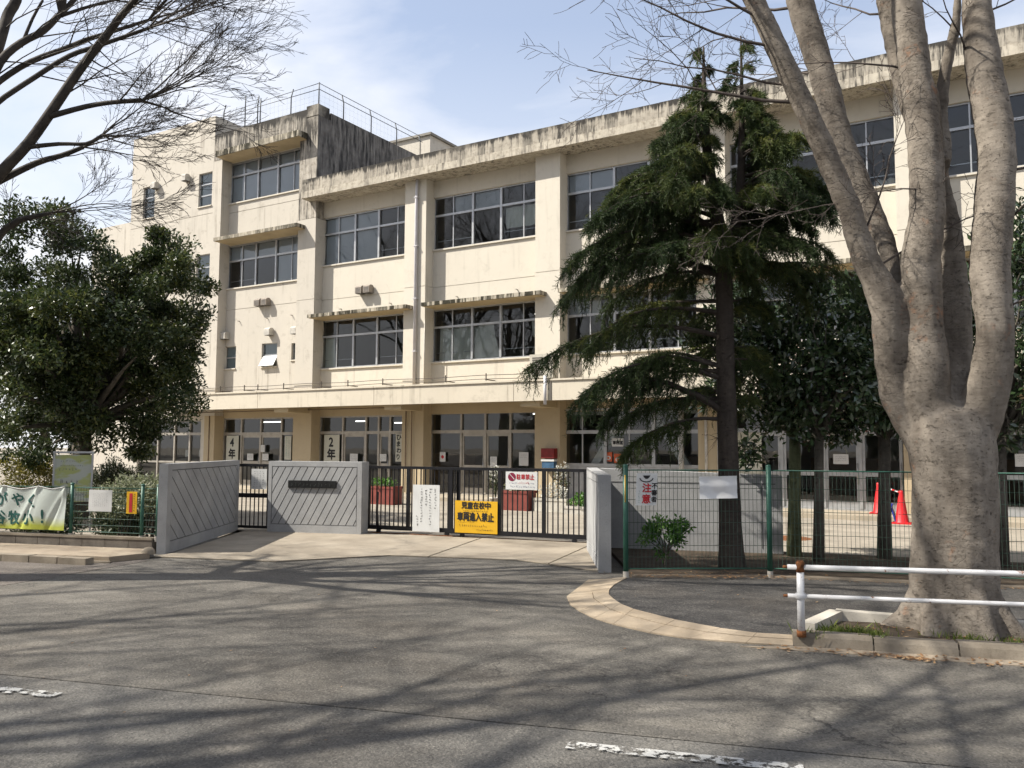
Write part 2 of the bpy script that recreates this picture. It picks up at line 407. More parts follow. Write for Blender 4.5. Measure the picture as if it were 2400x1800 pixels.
M['road'] = asphalt('road_asphalt', (0.130, 0.123, 0.113), (0.240, 0.228, 0.206), 0.6, ravel=0.4)
M['road2'] = asphalt('older_asphalt', (0.100, 0.092, 0.081), (0.245, 0.226, 0.195), 0.9)
M['walk'] = asphalt('pavement_asphalt', (0.075, 0.072, 0.070), (0.125, 0.118, 0.110), 0.15, (0.085, 0.072, 0.058), ravel=0.2)
M['apron'] = concrete('apron_concrete', (0.34, 0.29, 0.225), (0.46, 0.40, 0.315), 0.75)
M['yard'] = concrete('yard_concrete', (0.34, 0.30, 0.245), (0.46, 0.41, 0.335), 0.5)
M['terrace'] = concrete('terrace_concrete', (0.44, 0.38, 0.29), (0.56, 0.485, 0.375), 0.3)
M['kerb'] = concrete('kerb_concrete', (0.27, 0.225, 0.17), (0.40, 0.345, 0.27), 0.7, 0.5, 2.0)
M['kerb_band'] = concrete('kerb_band_concrete', (0.47, 0.375, 0.265), (0.56, 0.46, 0.34), 0.35, 0.3, 1.5)
M['gutter'] = concrete('gutter_concrete', (0.36, 0.29, 0.215), (0.46, 0.385, 0.29), 0.6, 0.4, 2.0)
M['pit_kerb'] = concrete('white_pit_kerb', (0.66, 0.61, 0.52), (0.76, 0.70, 0.60), 0.25, 0.3, 3.0)
M['block'] = concrete('dark_concrete_block', (0.17, 0.145, 0.12), (0.27, 0.235, 0.195), 0.8, 0.5, 2.0, (0.06, 0.05, 0.04))
M['gatewall'] = concrete('grey_render', (0.42, 0.42, 0.42), (0.52, 0.52, 0.515), 0.22, 0.45, 1.5, (0.25, 0.24, 0.22))
M['gatewall_groove'] = plain('dirty_groove_render', (0.16, 0.16, 0.16), 0.9)  # dark dirty joints between the ribs and frames
M['gatepost'] = concrete('pale_concrete_post', (0.50, 0.49, 0.46), (0.60, 0.585, 0.55), 0.2, 0.3, 3.0)
M['black_steel'] = plain('black_gate_steel', (0.018, 0.018, 0.022), 0.42, 0.3, 0.2, 8)
M['green_steel'] = plain('green_fence_steel', (0.035, 0.135, 0.095), 0.45, 0.1, 0.18, 6)
M['green_wire'] = plain('green_fence_wire', (0.075, 0.13, 0.10), 0.5, 0.2, 0.2, 6)
M['plate'] = plain('dark_bronze_plate', (0.022, 0.022, 0.022), 0.5, 0.4, 0.3, 20, 0.3)
M['plate_letter'] = plain('bronze_letter', (0.10, 0.105, 0.10), 0.4, 0.6)
M['white_sign'] = plain('white_sign_board', (0.80, 0.81, 0.80), 0.5, 0, 0.04, 2)
M['paper'] = plain('white_paper', (0.74, 0.74, 0.72), 0.7, 0, 0.06, 3)
M['dim_sign'] = plain('cream_sign_board', (0.66, 0.65, 0.55), 0.7, 0, 0.05, 3)
M['yellow_sign'] = plain('yellow_sign_board', (0.88, 0.50, 0.015), 0.5, 0, 0.06, 3)
M['ink'] = plain('black_ink', (0.012, 0.012, 0.014), 0.6)
M['ink_grey'] = plain('grey_ink', (0.22, 0.22, 0.23), 0.6)
M['ink_red'] = plain('red_ink', (0.62, 0.02, 0.03), 0.6)
M['ink_maroon'] = plain('maroon_ink', (0.26, 0.01, 0.05), 0.6)
M['ink_blue'] = plain('blue_ink', (0.03, 0.06, 0.22), 0.6)
M['ink_green'] = plain('green_ink', (0.01, 0.11, 0.09), 0.6)
M['ink_teal'] = plain('teal_ink', (0.05, 0.30, 0.24), 0.6)
M['orange'] = plain('orange_paper', (0.62, 0.12, 0.04), 0.6)
M['red_box'] = plain('red_box_paint', (0.25, 0.02, 0.018), 0.5, 0, 0.2, 8)
M['blue_box'] = plain('blue_box_paint', (0.05, 0.13, 0.24), 0.5, 0, 0.2, 8)
M['cone'] = plain('red_cone_plastic', (0.85, 0.02, 0.025), 0.45, 0, 0.08, 6)
M['blue_plastic'] = plain('blue_plastic', (0.02, 0.04, 0.40), 0.5)
M['planter'] = plain('red_brown_planter', (0.26, 0.06, 0.045), 0.55, 0, 0.15, 6)
M['planter_white'] = plain('pale_planter', (0.68, 0.64, 0.55), 0.6, 0, 0.1, 6)
M['soil'] = concrete('garden_soil', (0.06, 0.045, 0.032), (0.12, 0.09, 0.062), 0.3, 0.8, 4)
M['white_rail'] = NT('white_rail_paint') and None
def rail_paint():
    t = NT('chipped_white_paint')
    ru = t.rng(t.noise(16, 6, 0.7), 0.60, 0.68)
    c = t.mix(ru, (0.52, 0.52, 0.525), (0.16, 0.065, 0.025))
    return t.done(t.bsdf(c, t.rng(ru, 0, 1, 0.35, 0.9), 0, None, 0.5))
M['white_rail'] = rail_paint()
M['rust'] = plain('rusty_steel', (0.26, 0.10, 0.035), 0.9, 0.2, 0.4, 30, 0.5)
M['bark'] = bark('zelkova_bark', (0.105, 0.088, 0.072), (0.235, 0.205, 0.170), 0.45, 0.9, 0.7)
M['twig'] = plain('twig_bark', (0.12, 0.095, 0.08), 0.85, 0, 0.2, 9)
M['twig_dark'] = plain('dark_branch_bark', (0.085, 0.072, 0.06), 0.85, 0, 0.25, 9, 0.4)
M['cedar_bark'] = bark('cedar_bark', (0.040, 0.034, 0.030), (0.075, 0.062, 0.052), 0, 0.3)
M['green_bark'] = bark('mossy_bark', (0.075, 0.085, 0.045), (0.15, 0.165, 0.09), 0, 0.5)
M['shrub_bark'] = bark('shrub_bark', (0.07, 0.062, 0.05), (0.125, 0.11, 0.09), 0, 0.5)
M['leaf_dark'] = leafmat('evergreen_leaf', ((0.022, 0.038, 0.012), (0.040, 0.060, 0.018), (0.105, 0.115, 0.028)), 0.40, 0.25, 0.45)
M['leaf_gloss'] = leafmat('glossy_shrub_leaf', ((0.026, 0.048, 0.020), (0.046, 0.076, 0.030), (0.085, 0.115, 0.048)), 0.18, 0.15, 0.9)
M['needle'] = leafmat('cedar_needle', ((0.024, 0.044, 0.018), (0.056, 0.082, 0.026), (0.145, 0.155, 0.040)), 0.6, 0.30, 0.25)
M['leaf_gold'] = leafmat('golden_hedge_leaf', ((0.08, 0.08, 0.015), (0.19, 0.17, 0.03), (0.30, 0.25, 0.06)), 0.5, 0.35)
M['leaf_hedge'] = leafmat('dark_hedge_leaf', ((0.025, 0.040, 0.015), (0.05, 0.065, 0.025), (0.10, 0.095, 0.04)), 0.5, 0.2)
M['leaf_pale'] = leafmat('variegated_leaf', ((0.05, 0.075, 0.03), (0.22, 0.24, 0.13), (0.50, 0.50, 0.38)), 0.5, 0.3)
M['leaf_bright'] = leafmat('bright_green_leaf', ((0.04, 0.11, 0.02), (0.08, 0.19, 0.03), (0.16, 0.28, 0.06)), 0.45, 0.35)
M['petal'] = leafmat('white_petal', ((0.48, 0.47, 0.42), (0.55, 0.54, 0.48), (0.58, 0.57, 0.52)), 0.6, 0.3)
M['grass'] = leafmat('weed_blade', ((0.07, 0.10, 0.02), (0.13, 0.18, 0.03), (0.22, 0.24, 0.06)), 0.5, 0.35)
M['dead_leaf'] = leafmat('dead_leaf', ((0.12, 0.06, 0.03), (0.26, 0.14, 0.06), (0.42, 0.28, 0.15)), 0.7, 0.15)
def banner_mat():
    t = NT('banner_cloth')
    sp = t.new('ShaderNodeSeparateXYZ'); t.link(t.pos(), sp.inputs['Vector'])
    edge = t.math('ADD', sp.outputs['Z'], t.math('MULTIPLY', t.noise(2.2, 3), 0.22))
    g = t.rng(edge, 0.60, 0.47)
    c = t.mix(g, (0.46, 0.50, 0.46), (0.34, 0.37, 0.05))
    return t.done(t.bsdf(c, 0.6, 0, None, 0.3))
M['banner'] = banner_mat()
def board_print():
    t = NT('noticeboard_print')
    c = t.mix(t.rng(t.noise(3.5, 2, 0.5, t.pos((1, 1, 2.2))), 0.46, 0.58), (0.36, 0.38, 0.34), (0.32, 0.35, 0.13))
    return t.done(t.bsdf(c, 0.35, 0, None, 0.5))
M['board_print'] = board_print()
def worn_paint():
    t = NT('worn_road_paint')
    b = t.bsdf((0.42, 0.415, 0.395), 0.8)
    tr = t.new('ShaderNodeBsdfTransparent'); mx = t.new('ShaderNodeMixShader')
    t.link(t.rng(t.noise(13, 6, 0.72), 0.47, 0.53), mx.inputs['Fac']); t.link(tr.outputs[0], mx.inputs[1]); t.link(b.outputs[0], mx.inputs[2])
    return t.done(mx)
M['road_paint'] = worn_paint()

# ------------------------------------------------------------------ lettering
_tc = {}
def glyphs(s, bold=0.012):
    """mesh of one line of writing, size 1, as (verts, faces)"""
    key = (s, bold)
    if key in _tc: return _tc[key]
    c = bpy.data.curves.new('lettering', 'FONT'); c.body = s; c.size = 1.0; c.resolution_u = 2; c.offset = bold
    o = bpy.data.objects.new('lettering', c); COL.objects.link(o)
    dg = bpy.context.evaluated_depsgraph_get(); dg.update()
    me = bpy.data.meshes.new_from_object(o.evaluated_get(dg))
    V = [tuple(v.co) for v in me.vertices]; F = [tuple(p.vertices) for p in me.polygons]
    bpy.data.meshes.remove(me); bpy.data.objects.remove(o); bpy.data.curves.remove(c)
    _tc[key] = (V, F)
    return V, F

class Print:
    """writing on one sign: every readable character a part, unreadable small print one part"""
    def __init__(s, parent, mat): s.p = parent; s.m = mat; s.small = MB()
    def done(s):
        if s.small.v: s.small.build('small_print', M[s.m], s.p, kind='stuff')
        return s

def put_text(pr, s, o, ax, up, size, n, bold=0.012, width=None, lift=0.004):
    """a line of characters: lower left corner o, directions ax and up, normal n, total width"""
    o = Vector(o); ax = Vector(ax); up = Vector(up); n = Vector(n)
    cw = (width/len(s)) if width else size
    for i, ch in enumerate(s):
        V, F = glyphs(ch, 0.004)
        if not V: continue
        x0 = min(v[0] for v in V); x1 = max(v[0] for v in V); y0 = min(v[1] for v in V); y1 = max(v[1] for v in V)
        full = x1-x0 > 0.6
        sy = size/max(y1-y0, 1e-6); sx = (cw*0.90/(x1-x0)) if (width and full) else sy
        b = bold*size; mb = MB()
        for k, (dx, dy) in enumerate(((-b,0),(b,0),(0,-b),(0,b))):
            q = o+ax*(i*cw+dx)+up*dy+n*(lift+k*0.0004)
            mb.add([q+ax*((v[0]-x0)*sx)+up*((v[1]-y0)*sy) for v in V], F)
        mb.build('character', M[pr.m], pr.p)

def put_marks(pr, o, ax, up, n, length, h, rng, vertical=False, lift=0.004):
    """a line of print too small to read: a row of small uneven strokes"""
    mb = pr.small; o = Vector(o)+Vector(n)*lift; ax = Vector(ax); up = Vector(up); t = 0
    while t < length:
        w = h*rng.uniform(0.5, 1.0)
        for k in range(3):
            a = t+rng.uniform(0, w*0.6); b = rng.uniform(0, h*0.7)
            sw, sh = (w*rng.uniform(.25,.5), h*rng.uniform(.15,.3)) if rng.random() < .6 else (w*.18, h*rng.uniform(.4,.9))
            if vertical: p = o-up*a+ax*b; q = [p, p+ax*sh, p+ax*sh-up*sw, p-up*sw]; q = [q[0],q[3],q[2],q[1]]
            else: p = o+ax*a+up*b; q = [p, p+ax*sw, p+ax*sw+up*sh, p+up*sh]
            mb.quad(*q)
        t += h*1.15

rng = random.Random(7)
NPR = np.random.default_rng(11)

# ================================================================== SETTING: ground, road, pavements
SA = R(15.5); SC, SS = math.cos(SA), math.sin(SA)
def st(s, t): return (s*SC-t*SS, s*SS+t*SC)          # street coordinates: s along the kerb, t across
MB().sheet([(-400,-400),(400,-400),(400,400),(-400,400)], -0.04).build('ground', M['yard'], kind='structure')
MB().sheet([st(-120,-26),st(120,-26),st(120,-8),st(-120,-8)], 0.0).build('road', M['road'], kind='structure')
MB().sheet([st(-120,-16.09),st(120,-16.09),st(120,-8.2),st(-120,-8.2)], 0.004).build('road_older_surface', M['road2'], kind='structure')
M['road3'] = asphalt('reddish_asphalt', (0.165, 0.142, 0.125), (0.25, 0.218, 0.19), 0.4)
MB().sheet([(-9.9,-16.4),(-10.35,-14.2),(-13,-14.2),(-60,-27),(-60,-30.3)], 0.008).build('road_patch', M['road3'], kind='structure')
MB().sheet([(-60,-27.9),(-10.95,-13.75),(-12.9,-10.75),(-10.2,-9.85),(-6.2,-9.1),(-5.7,-9.6),(-2.9,-8.75),(0,-8.2),(30,0.5),(30,3),(-31,3),(-31,70),(-60,70)], 0.012).build('school_yard', M['yard'], kind='structure')
MB().sheet([st(-120,-70),st(120,-70),st(120,-21.6),st(-120,-21.6)], 0.09).build('near_pavement', M['walk'], kind='structure')
# worn white edge line, only scraps are left
def strip(s0, s1, t, w): return [st(s0,t-w/2), st(s1,t-w/2), st(s1,t+w/2), st(s0,t+w/2)]
MB().sheet(strip(-6.75,-5.55,-16.36,0.11), 0.012).build('road_marking', M['road_paint'], kind='structure')
MB().sheet(strip(-10.9,-10.05,-16.40,0.11), 0.012).build('road_marking', M['road_paint'], kind='structure')
# concrete apron in front of the gate, three slabs with open joints
apron = MB().sheet([(-12.4,-10.7),(-10.3,-9.95),(-5.95,-9.0),(-5.75,-9.8),(-4.62,-11.75),(-6.1,-11.4),(-7.9,-12.0),(-8.8,-13.35),(-10.6,-13.95),(-10.72,-13.5)], 0.008)
apron = apron.build('apron', M['block'], kind='structure')
for poly in ([(-12.42,-10.68),(-10.3,-9.9),(-8.06,-9.35),(-7.36,-11.8),(-7.9,-12.0),(-8.8,-13.35),(-10.6,-13.95),(-10.72,-13.5)],
             [(-8.03,-9.34),(-6.08,-8.98),(-5.55,-11.52),(-6.1,-11.4),(-7.33,-11.79)],
             [(-6.05,-8.97),(-5.95,-8.95),(-5.75,-9.8),(-4.58,-11.78),(-5.52,-11.55)]):
    MB().prism(poly, 0.009, 0.022).build('slab', M['apron'], apron)
# right-hand pavement behind the rounded flush kerb
outer = [(-4.49,-12.45),(-4.33,-13.05),(-4.19,-13.59),(-3.97,-13.95),(-3.72,-14.23),(-3.45,-14.46),(-3.19,-14.61),(-2.78,-14.76),(-2.43,-14.80),(-1.97,-14.70),(-1.62,-14.60)]
inner = [(-4.02,-12.35),(-3.93,-12.95),(-3.83,-13.30),(-3.72,-13.55),(-3.58,-13.75),(-3.40,-13.97),(-3.19,-14.15),(-2.68,-14.41),(-2.23,-14.54),(-1.92,-14.56),(-1.62,-14.47)]
band = MB().sheet(outer+inner[::-1], 0.006).build('kerb_band', M['block'], kind='structure')
def lerp2(a, b, t): return (a[0]+(b[0]-a[0])*t, a[1]+(b[1]-a[1])*t)
for i in range(len(outer)-1):
    for f0, f1, z0, z1 in ((0.0,0.60,0.016,0.046),(0.615,1.0,0.052,0.074)):
        e = 0.006
        P = [lerp2(lerp2(outer[i],outer[i+1],e),lerp2(inner[i],inner[i+1],e),f0), lerp2(lerp2(outer[i],outer[i+1],1-e),lerp2(inner[i],inner[i+1],1-e),f0),
             lerp2(lerp2(outer[i],outer[i+1],1-e),lerp2(inner[i],inner[i+1],1-e),f1), lerp2(lerp2(outer[i],outer[i+1],e),lerp2(inner[i],inner[i+1],e),f1)]
        Z = [z0+rng.uniform(-.001,.001), z0, z1, z1]
        V = [(p[0],p[1],0.0) for p in P]+[(p[0],p[1],z) for p, z in zip(P, Z)]
        MB().add(V, [(4,5,6,7),(0,1,5,4),(1,2,6,5),(2,3,7,6),(3,0,4,7)]).build('kerb_stone', M['kerb_band'], band)
kd = Vector((SC*1.0, SS*1.0, 0))
walk = inner[:-1]+[(-1.62,-14.42),(0,-14.0),(8,-11.75),(8,-8.45),(1.9,-10.12),(0,-10.65),(-1.43,-11.0),(-2.58,-11.37)]
MB().prism(walk, 0.0, 0.066).build('pavement', M['walk'], kind='structure')
kerb = MB().prism([(-1.62,-14.57),(8,-11.95),(8,-11.80),(-1.62,-14.42)], -0.02, 0.05).build('kerb', M['kerb'], kind='structure')
a = Vector((-1.62,-14.60,0)); kdir = Vector((0.9646,0.2636,0)); kn = Vector((-0.2636,0.9646,0))
for i in range(14):
    ln = 0.60; o = a+kdir*(i*0.612); o.z = -0.02
    h = 0.125+rng.uniform(-.006,.006)
    b = MB(); p0, p1 = o, o+kdir*ln
    prof = [(0,0),(0.03,h-0.03),(0.05,h),(0.17,h),(0.17,0)]
    V = [p0+kn*x+Vector((0,0,z)) for x,z in prof]+[p1+kn*x+Vector((0,0,z)) for x,z in prof]
    b.add(V, [(0,1,2,3,4),(9,8,7,6,5)]+[(k,5+k,5+(k+1)%5,(k+1)%5) for k in range(5)]).build('kerb_stone', M['kerb'], kerb)
g = MB().prism([(-1.98,-14.83),(8,-12.25),(8,-11.97),(-1.62,-14.59)], -0.02, 0.010).build('gutter', M['gutter'], kind='structure')
# tree pit with its pale kerb
MB().prism([(-1.50,-14.38),(-1.40,-13.72),(-0.98,-13.58),(-0.13,-13.32),(1.6,-12.85),(1.9,-13.45)], 0.05, 0.082).build('tree_pit_soil', M['soil'], kind='structure')
pit = MB().seg((-1.56,-14.34),(-1.46,-13.62),0.12,0.05,0.155).build('tree_pit_kerb', M['pit_kerb'], kind='structure')
for p, q in (((-1.47,-13.60),(-0.99,-13.56)),((-0.98,-13.555),(-0.12,-13.32)),((-0.11,-13.315),(0.75,-13.08)),((0.76,-13.075),(1.62,-12.84))):
    MB().seg(p, q, 0.12, 0.05, 0.155).build('kerb_stone', M['pit_kerb'], pit)
# planting bed between the fence and the yard
MB().prism([(-4.0,-12.25),(-2.58,-11.33),(-1.43,-10.96),(0,-10.6),(8,-8.4),(8,-7.2),(0,-8.1),(-2.9,-8.62),(-5.5,-9.68),(-4.4,-11.5)], 0.0, 0.055).build('planting_bed', M['soil'], kind='structure')
MB().prism([(-3.98,-12.33),(-2.58,-11.41),(-1.43,-11.05),(0,-10.69),(8,-8.5),(8,-8.38),(0,-10.57),(-1.43,-10.93),(-2.6,-11.28),(-4.0,-12.2)], 0.0, 0.085).build('fence_footing', M['gutter'], kind='structure')
# left verge, kerb stones
MB().prism([(-10.55,-14.05),(-10.95,-13.78),(-30,-19.35),(-30,-20.4),(-11.55,-14.95),(-10.62,-14.62)], 0.0, 0.085).build('verge', M['gutter'], kind='structure')
lk = MB().prism([(-10.6,-14.6),(-11.5,-14.98),(-30,-20.4),(-30,-20.46),(-11.5,-15.05),(-10.55,-14.66)], -0.02, 0.03).build('kerb', M['kerb'], kind='structure')
a = Vector((-10.72,-14.70,-0.02)); b_ = Vector((-30,-20.30,-0.02)); dl = (b_-a).normalized(); nl = Vector((dl.y,-dl.x,0))
for i in range(18):
    h = 0.118+rng.uniform(-.006,.006)
    MB().obox(a+dl*(i*0.462)+nl*(-0.10), dl, -nl, Vector((0,0,1)), 0.446, 0.15, h).build('kerb_stone', M['kerb'], lk)
MB().lathe((-10.62,-14.02,0.06), [(0.10,0.0),(0.09,0.05),(0.05,0.09),(0.005,0.10)], 10).build('kerb_end_stone', M['kerb'], lk)
# terrace along the school
terr = MB().box(-27.5,12,-1.62,0.35,-0.02,0.115).build('terrace', M['terrace'], kind='structure')

# ================================================================== SCHOOL BUILDING
school = thing('school_building', (-14,0,0), 'long cream concrete school with black-stained roof edge and taller wing', 'school')
BX = [(-21.0,-16.92),(-16.1,-12.03),(-11.25,-7.15),(-6.38,-2.28),(-1.5,2.6),(3.37,7.45),(8.25,12.3)]

def holes(mb, x0, x1, z0, z1, hs, y0, y1):
    """wall slab with rectangular openings hs = (x0,x1,z0,z1)"""
    zs = sorted({z0, z1, *[h[2] for h in hs], *[h[3] for h in hs]})
    for a, b in zip(zs, zs[1:]):
        cut = sorted((h[0], h[1]) for h in hs if h[2] <= a+1e-6 and h[3] >= b-1e-6)
        x = x0
        for c, d in cut:
            if c > x: mb.box(x, c, y0, y1, a, b)
            x = max(x, d)
        if x < x1: mb.box(x, x1, y0, y1, a, b)

# main block walls (recessed plane), bay by bay
for i, (a, b) in enumerate(BX):
    w = MB(); x0, x1 = a-0.05, b+0.05
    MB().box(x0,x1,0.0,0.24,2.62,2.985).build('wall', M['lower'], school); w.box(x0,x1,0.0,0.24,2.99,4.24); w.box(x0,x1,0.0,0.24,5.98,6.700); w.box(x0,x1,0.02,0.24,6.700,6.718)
    w.box(x0,x1,0.0,0.24,6.718,7.89); w.box(x0,x1,0.0,0.24,9.66,10.25)
    w.build('wall', M['wall'], school)
    s = MB(); s.box(a-0.02,b+0.02,-0.055,0.10,7.89,7.935); s.build('sill', M['pillar'], school)
    s = MB(); s.box(a-0.02,b+0.02,-0.055,0.10,4.24,4.285); s.build('sill', M['pillar'], school)
pill = [(-21.75,-20.9,13.6)]+[(BX[i][1]-0.02, BX[i+1][0]+0.02, 10.25) for i in range(len(BX)-1)]
for a, b, zt in pill:
    if zt > 11: MB().box(a,b,-0.402,0.24,9.6,zt-.3).build('pillar_top', M['wing_pillar'], school); zt = 9.59
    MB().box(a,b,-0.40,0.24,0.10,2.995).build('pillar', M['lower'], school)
    w = MB(); w.box(a,b,-0.40,0.24,3.0,6.700); w.box(a+.01,b-.01,-0.385,0.24,6.700,6.718); w.box(a,b,-0.40,0.24,6.718,zt)
    w.build('pillar', M['wing_wall'] if a < -21.5 else M['pillar'], school)
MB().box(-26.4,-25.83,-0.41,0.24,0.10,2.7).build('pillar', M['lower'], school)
# roof edge: lower band, upper parapet
X0R, X1R = -21.22, 13.0
pl = MB(); pl.box(X0R,X1R,-0.82,0.2,10.20,10.43); pl.build('eaves_band', M['parapet_low'], school)
for k in range(8):
    a = X0R+k*4.4; b = min(a+4.39, X1R)
    if b > a: MB().box(a+.004,b,-0.79,-0.55,10.438,10.87+rng.uniform(-.008,.008)).build('parapet', M['parapet'], school)
MB().box(-20.85,X1R,-0.55,9.0,10.43,10.60).build('roof', M['roof'], school)
# ground-floor canopy: slab, front lip in cast lengths
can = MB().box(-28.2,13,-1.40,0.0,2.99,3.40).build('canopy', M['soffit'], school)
jx = [-28.2,-22.33,-17.17,-12.1,-10.9,-7.03,-2.0,3.1,8.1,13]
for a, b in zip(jx, jx[1:]):
    MB().box(a+.008,b-.008,-1.52,-1.40,2.87,3.41).build('fascia_panel', M['canopy'], can)
    MB().box(a+.008,b-.008,-1.56,-1.36,3.41,3.46).build('coping', M['canopy'], can)
for a, b, zt in pill:
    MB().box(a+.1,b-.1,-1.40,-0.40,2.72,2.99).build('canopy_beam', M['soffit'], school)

# inside: floors, ceilings, partitions, back wall
it = MB()
it.box(-31.2,12.8,7.2,7.4,0,10.2)
for z in (3.25,6.90,10.05): it.box(-20.9,12.8,0.25,7.2,z,z+0.25)
for x in (-21.0,-11.65,-6.75,-1.9,7.9): it.box(x-.06,x+.06,0.25,7.2,0.1,10.1)
for z in (3.25,6.70,10.05,12.75): it.box(-31.1,-21.1,0.25,7.2,z,z+0.25)
it.box(-26.2,-26.1,0.25,7.2,0.1,12.75)
it.build('inner_walls', M['interior'], school)
MB().box(-31.1,12.8,0.36,7.2,0.05,0.12).build('inner_floor', M['interior_floor'], school)
cb = MB()
for x in (-24.5,-19.5,-14.5,-9,-4.5,0.5): cb.box(x-1.2,x+1.0,6.2,7.0,0.12,1.3)
for x in (-24,-19,-14.2,-9.5,-4.8,.2):
    for z in (3.5,7.15): cb.box(x-1.3,x+1.2,5.9,7.0,z,z+1.0)
cb.build('inner_cabinets', M['cabinet'], school)

def pane(par, x0, x1, z0, z1, y, mat='glass', name='pane'):
    b = MB(); b.quad((x0,y,z0),(x1,y,z0),(x1,y,z1),(x0,y,z1)); return b.build(name, M[mat], par)
def curtain(par, xs, z0, z1, y, amp=0.05, freq=16, mat='curtain', flare=0.0):
    """hanging cloth with vertical folds; xs = (top left, top right, bottom left, bottom right)"""
    n, mz = int(max(10, (xs[1]-xs[0])*22)), 6; V = []; F = []
    for j in range(mz+1):
        v = j/mz
        for i in range(n+1):
            u = i/n; xt = xs[0]+(xs[1]-xs[0])*u; xb = xs[2]+(xs[3]-xs[2])*u
            V.append((xt+(xb-xt)*v**1.5, y+amp*math.sin(u*freq*(xs[1]-xs[0])+v*0.8)*(0.5+0.5*v), z1+(z0-z1)*v))
    for j in range(mz):
        for i in range(n): F.append((j*(n+1)+i, (j+1)*(n+1)+i, (j+1)*(n+1)+i+1, j*(n+1)+i+1))
    return MB().add(V, F, True).build('curtain', M[mat], par)

def big_window(x0, x1, z0, z1, zt, sheen_blinds=(), rail=True, y=0.10, stays=()):
    """three-unit aluminium window: outer units have two sliding sashes"""
    w = x1-x0; fr = MB(); f = 0.045
    u = [x0, x0+w*0.373, x0+w*0.631, x1]
    fr.box(x0,x1,y-.03,y+.05,z0,z0+f); fr.box(x0,x1,y-.03,y+.05,z1-f,z1); fr.box(x0,x0+f,y-.03,y+.05,z0+f,z1-f); fr.box(x1-f,x1,y-.03,y+.05,z0+f,z1-f)
    win = fr.build('window', M['alu'], school)
    t = MB(); t.box(x0+f,x1-f,y-.035,y+.04,zt-.035,zt+.035); t.build('transom', M['alu'], win)
    for x in u[1:3]: MB().box(x-.035,x+.035,y-.045,y+.045,z0+f,z1-f).build('mullion', M['alu'], win)
    cols = [(u[0]+f,u[0]+w*0.185,0),(u[0]+w*0.185,u[1]-.035,1),(u[1]+.035,u[2]-.035,2),(u[2]+.035,u[2]+w*0.198,3),(u[2]+w*0.198,u[3]-f,4)]
    for xm in (u[0]+w*0.185, u[2]+w*0.198): MB().box(xm-.016,xm+.016,y-.02,y+.02,z0+f,z1-f).build('sash_stile', M['alu'], win)
    for a, b, k in cols:
        for lo, hi, r in ((z0+f,zt-.035,0),(zt+.035,z1-f,1)):
            pane(win, a+.004, b-.004, lo, hi, y+.006+0.012*(k%2))
            if (k, r) in sheen_blinds: pane(win, a, b, lo, hi, y+.07, 'sheen_blind', 'sheen_blind')
    if rail:
        for k in (0,1,3,4):
            a, b = cols[k][0], cols[k][1]
            MB().box(a,b,y+.10,y+.115,z0+.30,z0+.325).build('guard_bar', M['alu'], win)
    return win

ALLB = [(k,r) for k in range(5) for r in (0,1)]
WN = {}
for i, (a, b) in enumerate(BX):
    bl = {0:[(0,0),(1,0),(0,1),(1,1),(2,0),(2,1)], 1:[(1,1),(2,1)], 2:[(0,1),(1,1)]}.get(i, [])
    WN[i,3] = big_window(a, b, 7.935, 9.66, 9.06, bl)
    WN[i,2] = big_window(a, b, 4.285, 5.98, 5.41, {2:[(0,1)], 3:[(0,1),(1,1)]}.get(i, []))
WN['w4'] = big_window(-25.9,-21.82,10.89,12.48,11.97, ALLB)
WN['w3'] = big_window(-25.9,-21.82,7.57,9.24,8.64, [(0,1),(1,1),(2,1),(3,1),(4,1),(3,0),(4,0)])
curtain(WN[0,2], (-20.85,-20.45,-20.9,-20.35), 4.35, 5.40, 0.185)
curtain(WN[0,2], (-17.30,-16.98,-17.5,-16.98), 4.35, 5.40, 0.185)
curtain(WN[1,2], (-15.90,-13.85,-15.95,-13.55), 4.32, 5.40, 0.20, 0.045, 14)
curtain(WN[1,2], (-12.5,-12.1,-12.45,-12.1), 4.9, 5.40, 0.185)
curtain(WN[1,3], (-13.45,-12.1,-13.45,-12.1), 8.35, 9.0, 0.22, 0.03)
curtain(WN[2,2], (-11.15,-10.2,-11.15,-10.2), 5.45, 5.93, 0.19, 0.03)
curtain(WN[0,3], (-18.85,-18.45,-18.85,-18.45), 9.1, 9.6, 0.22, 0.03)
curtain(WN[1,3], (-14.0,-13.6,-14.0,-13.6), 9.1, 9.6, 0.21, 0.03)
for j, (x, z) in enumerate(((-2.75,8.1),(-2.48,8.1),(-2.62,8.07))):
    MB().lathe((x,0.32,z-.12), [(0.05,0),(0.11,.05),(0.12,.13),(0.08,.20),(0.02,.23)], 10).build('window_ornament', M['paper'], WN[3,3])
for p, q in (((-12.95,1.2,5.78),(-12.75,2.6,5.78)),((-12.35,1.0,5.86),(-12.15,2.4,5.86)),((-18.3,2.0,5.8),(-18.2,2.5,5.8))):
    MB().tube([p, q], 0.022, 6).build('ceiling_light', M['tube_light'], school)
for x0, x1, y, z in ((-25.15,-24.55,1.2,2.50),(-24.5,-23.9,1.2,2.50),(-23.0,-22.5,1.8,2.46),(-22.4,-22.0,1.8,2.46),(-20.3,-19.75,1.2,2.48),(-19.1,-18.2,1.9,2.43),(-12.9,-12.55,1.0,2.62)):
    MB().tube([(x0,y,z),(x1,y,z)], 0.020, 6).build('ceiling_light', M['tube_light'], school)

